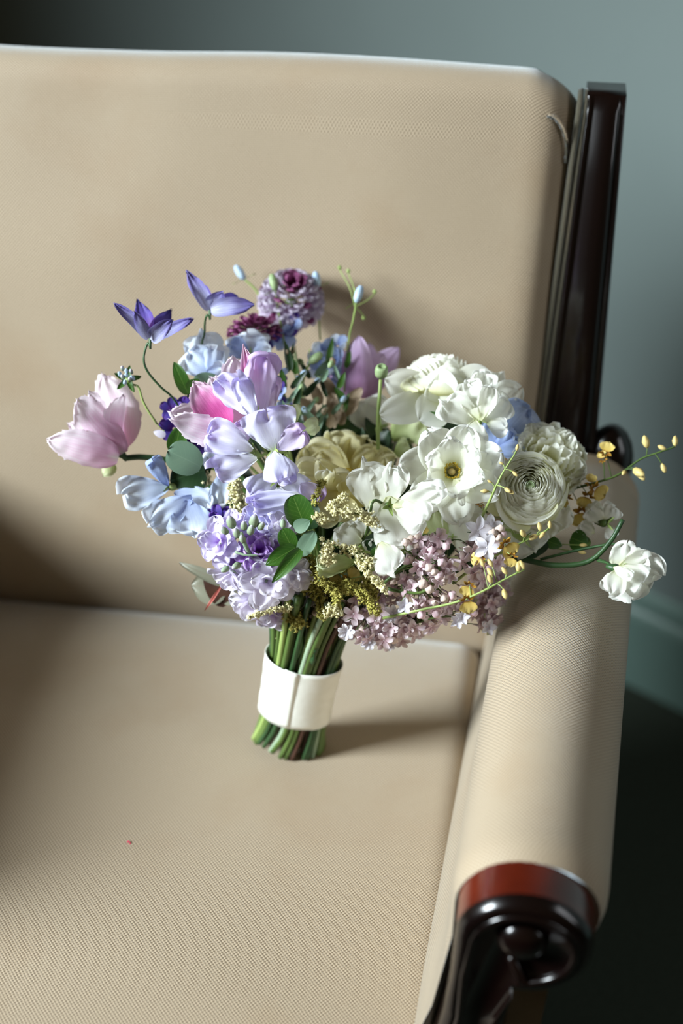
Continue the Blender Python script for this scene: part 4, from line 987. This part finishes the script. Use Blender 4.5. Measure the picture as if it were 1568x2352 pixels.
def inst(name, me, P, A, s, parent, label=None):
    o = bpy.data.objects.new(name, me); bpy.context.scene.collection.objects.link(o)
    o.parent = parent; X, Y, Z = frame(A, (random.uniform(-1, 1), random.uniform(-1, 1), .3))
    o.matrix_basis = Matrix.Translation(W(P) - ORG[parent.name]) @ Matrix((X, Y, Z)).transposed().to_4x4() @ Matrix.Scale(s, 4)
    if label: o['label'] = label
    return o
def lilac(label, stem_pts, items, mat=STEM):
    P = [at(*p) for p in stem_pts]; m = MB().add(tube(P, lambda q: .12 - .05 * q, 6, 6)); S = smooth_path(P, 6)
    pl = []
    for kind, x, y, d, s in items:
        p = at(x, y, d); q = min(S, key=lambda v: (v - p).length)
        A = (p - HC).normalized() * .9 + (CAM - p).normalized() * .5 + Vector((random.uniform(-.5, .5), random.uniform(-.5, .5), random.uniform(-.4, .4)))
        A.normalize(); e = p - A * (.8 * s)
        if (e - q).length < 5: m.add(tube([q, q.lerp(e, .5) + Vector((0, 0, .15)), e], .035, 4, 3))
        pl.append((kind, p, A, s))
    t = m.build('lilac_spray', mat, bq, label=label)
    for kind, p, A, s in pl:
        if kind == 'b': inst('bud', random.choice(budm), p, A, s * .8, t)
        elif kind == 's': inst('floret', random.choice(starm), p, A, s * .92, t)
        else: inst('floret', random.choice(starw), p, (CAM - p).normalized() + A * .5, s, t, None)
def blob(cx, cy, rx, ry, d, n, kinds='bbs', s=(.8, 1.1), rot=0):
    out = []; n = int(n * 1.55); kinds += 's'
    for i in range(n):
        a = random.random() * 6.28; r = math.sqrt(random.random())
        x, y = rx * r * math.cos(a), ry * r * math.sin(a); c_, s_ = math.cos(R_(rot)), math.sin(R_(rot))
        out.append((random.choice(kinds), cx + x * c_ - y * s_, cy + x * s_ + y * c_, d + random.uniform(-.8, .9), random.uniform(*s)))
    return out
lilac('pink lilac spray with buds under the central white sweet pea', [(880, 1340, 82), (930, 1300, 81.5), (1000, 1262, 81.4), (1040, 1240, 81.6)],
      blob(980, 1265, 60, 42, 81.2, 26, 'bbs') + [('s', 960, 1300, 80.4, 1.2), ('s', 1060, 1290, 80.8, 1.3), ('s', 1085, 1265, 81, 1.2), ('b', 1013, 1222, 80.8, 1.1), ('b', 1022, 1252, 80.6, 1.1)])
lilac('pink lilac spray with white tipped florets at the front', [(890, 1352, 80.6), (930, 1360, 80.2), (970, 1360, 80), (1000, 1330, 79.8), (1010, 1295, 79.6)],
      blob(1000, 1310, 40, 30, 79.8, 14, 'bbs') + blob(985, 1370, 60, 35, 81, 22, 'bbbs') + [('w', 928, 1390, 79.4, .85), ('b', 985, 1302, 79.2, 1.2), ('b', 1005, 1320, 79.2, 1.2), ('b', 1012, 1290, 79.2, 1.1), ('b', 970, 1338, 79.6, 1.3), ('b', 985, 1350, 79.6, 1.2), ('s', 1030, 1300, 80, 1.1), ('b', 1035, 1365, 80, 1.2), ('b', 1060, 1350, 80.4, 1.1), ('b', 1018, 1372, 80, 1.2)])
lilac('lilac spray with open white stars beside the yellow orchid', [(1020, 1330, 82), (1080, 1290, 81.6), (1130, 1230, 81.4)],
      blob(1110, 1280, 50, 46, 82, 18, 'bss') + [('w', 1118, 1258, 79.8, 1.1), ('w', 1098, 1218, 81, 1.1), ('w', 1125, 1210, 81.6, 1.0), ('b', 1142, 1235, 80.8, 1.1), ('b', 1152, 1225, 81, 1), ('s', 1085, 1320, 80.6, 1.2), ('s', 1110, 1330, 80.8, 1.2), ('s', 1085, 1310, 80.4, 1.2), ('b', 1130, 1225, 80.8, 1.2), ('b', 1145, 1215, 81, 1.2)], STEMD)
lilac('fading blush lilac spray hanging over the seat', [(830, 1420, 84), (900, 1430, 83.4), (960, 1430, 83)],
      blob(910, 1440, 90, 34, 83.4, 46, 'bss', (.9, 1.2), -10) + blob(1050, 1400, 50, 30, 82.4, 16, 'bbs') + [('w', 795, 1450, 82, 1.1), ('w', 845, 1475, 83, 1), ('w', 1060, 1418, 80.6, .8), ('s', 812, 1410, 83, 1.3), ('w', 1050, 1425, 80.8, .8), ('s', 975, 1385, 80.6, 1.1), ('b', 965, 1410, 80.6, 1.2), ('b', 1000, 1408, 80.4, 1.2), ('s', 870, 1400, 82.4, 1.4), ('w', 900, 1410, 82.6, 1.2), ('w', 895, 1480, 84, .8), ('w', 1120, 1440, 84, .9)])
lilac('loose blush lilac florets behind the astilbe', [(740, 1440, 86), (800, 1430, 85.5), (860, 1400, 85)], blob(790, 1430, 60, 26, 85.5, 18, 'bss') + blob(850, 1380, 50, 30, 84, 16, 'bss') + blob(1110, 1400, 40, 40, 84.5, 12, 'ss'))
lilac('small blush lilac florets near the stems', [(720, 1420, 85), (760, 1400, 84.4), (800, 1400, 84)], blob(760, 1410, 40, 24, 84.6, 14, 'sb') + blob(1130, 1350, 40, 50, 85, 18, 'bs') + blob(920, 1340, 60, 30, 83, 26, 'bbs'))

# --- yellow orchid sprays
def orchid(label, pts, buds, flowers, mat=STEML, r=.09):
    m = MB().add(tube([at(*p) for p in pts], lambda q: r * (1.1 - .6 * q), 6, 6)); S = smooth_path([at(*p) for p in pts], 6)
    for x, y, d in [b[:3] for b in buds] + [f_[:3] for f_ in flowers]:
        p = at(x, y, d); q = min(S, key=lambda v: (v - p).length); q = S[max(0, S.index(q) - 1)]
        m.add(tube([q, q.lerp(p, .5) + Vector((0, 0, .05)), p], .035, 4, 3))
    t = m.build('orchid_spray', mat, bq, label=label)
    for x, y, d, s in buds:
        p = at(x, y, d); q = min(S, key=lambda v: (v - p).length); A = p - q
        if A.length < .05: A = S[-1] - S[-3]
        obj('bud', lathe(p, A, [(.04, -.05), (.13 * s, .08 * s), (.17 * s, .28 * s), (.1 * s, .48 * s), (.02, .56 * s)], 7), YBUD, t)
    for x, y, d, s, q0 in flowers:
        P = at(x, y, d); A = (CAM - P).normalized() + CR * math.cos(q0) * .6 + CU * math.sin(q0) * .6
        for i, (an, th, ln, w, mm) in enumerate([(0, 75, .85, 1.25, YEL), (2.0, 60, .5, .28, YELB), (-2.0, 60, .5, .28, YELB), (2.8, 50, .5, .26, YELB), (-2.8, 55, .45, .26, YELB)]):
            obj('petal', rpet(P, A, q0 + an, R_(th), ln * s * .75, w * s * .75, cup=.3, ruf=.16, lobe=.1, freq=3, c=.4 if i == 0 else .8, a=.5, bend=-.3, nu=8, nv=8), mm, t)
    return t
orchid('yellow orchid spray reaching right below the lilac', [(880, 1420, 82), (960, 1402, 80.4), (1040, 1385, 79.4), (1100, 1362, 78.8), (1160, 1330, 78.6), (1204, 1308, 78.6)],
       [(1203, 1306, 78.6, 1), (1190, 1312, 78.6, 1.1), (1163, 1318, 78.6, .9), (1156, 1354, 78.4, 1.1), (1130, 1322, 78.8, 1), (1128, 1338, 78.6, 1), (1110, 1300, 79, .9), (1130, 1300, 78.8, .9)],
       [(1078, 1345, 78.8, 1.0, 4.4), (1072, 1378, 78.8, 1.2, 4.9)])
orchid('yellow orchid spray in front of the white lilac stars', [(1040, 1340, 82), (1095, 1298, 80.6), (1140, 1275, 80), (1200, 1245, 79.8), (1262, 1215, 79.8)],
       [(1262, 1213, 79.8, .8), (1250, 1222, 79.8, .9), (1240, 1218, 79.8, .9), (1205, 1232, 79.6, 1.1), (1215, 1238, 79.8, 1.1)],
       [(1160, 1250, 79.6, 1.3, 5.4), (1175, 1278, 79.6, .9, 4.6), (1105, 1285, 80, .9, 3.4)])
orchid('fine orchid spray crossing in front of the spiral ranunculus', [(1105, 1190, 82), (1122, 1155, 80.6), (1140, 1115, 79.8), (1155, 1085, 79.6), (1185, 1038, 79.6)],
       [(1186, 1034, 79.6, .7), (1155, 1066, 79.6, .5), (1178, 1084, 79.4, .7), (1160, 1122, 79.2, .9), (1168, 1126, 79.2, .8), (1120, 1128, 80, .8), (1128, 1108, 79.8, .5)], [(1104, 1158, 81.6, .5, 1.5)])
orchid('yellow orchid spray arching out over the chair arm at the right', [(1240, 1160, 86), (1300, 1128, 85.8), (1370, 1108, 85.6), (1420, 1090, 85.4), (1470, 1055, 85.2), (1510, 1040, 85), (1550, 1026, 85)],
       [(1550, 1024, 85, 1.2), (1528, 1032, 85, 1), (1486, 1028, 85, 1.5), (1520, 1066, 85, 1.1), (1455, 1078, 85, 1.8), (1465, 1082, 85, 1.4), (1435, 1082, 85.2, .9)],
       [(1390, 1040, 85, 1.1, 1.4), (1385, 1055, 85.2, .7, 2.4), (1365, 1122, 85, 1.3, 5.6), (1350, 1140, 85.2, 1.2, 4.4), (1335, 1175, 85.6, 1.5, 4.8), (1300, 1140, 85.2, 1.1, 4.2), (1355, 1110, 85, .8, 1.6), (1325, 1110, 85.6, .7, 2)], STEM)
orchid('few yellow orchid florets hidden among the white flowers', [(1190, 1250, 86), (1180, 1100, 86.6), (1190, 1040, 86.4)], [(1332, 1252, 84.6, .8), (1330, 1268, 84.6, .8), (975, 1165, 83, .8)],
       [(1188, 1032, 86, 1.1, .2), (1160, 1062, 86, .8, 3), (800, 1330, 83, 1.2, .3), (855, 1340, 83.4, 1.1, 2.5), (770, 1345, 83.4, 1, 1), (960, 1225, 83.6, 1, .5)])
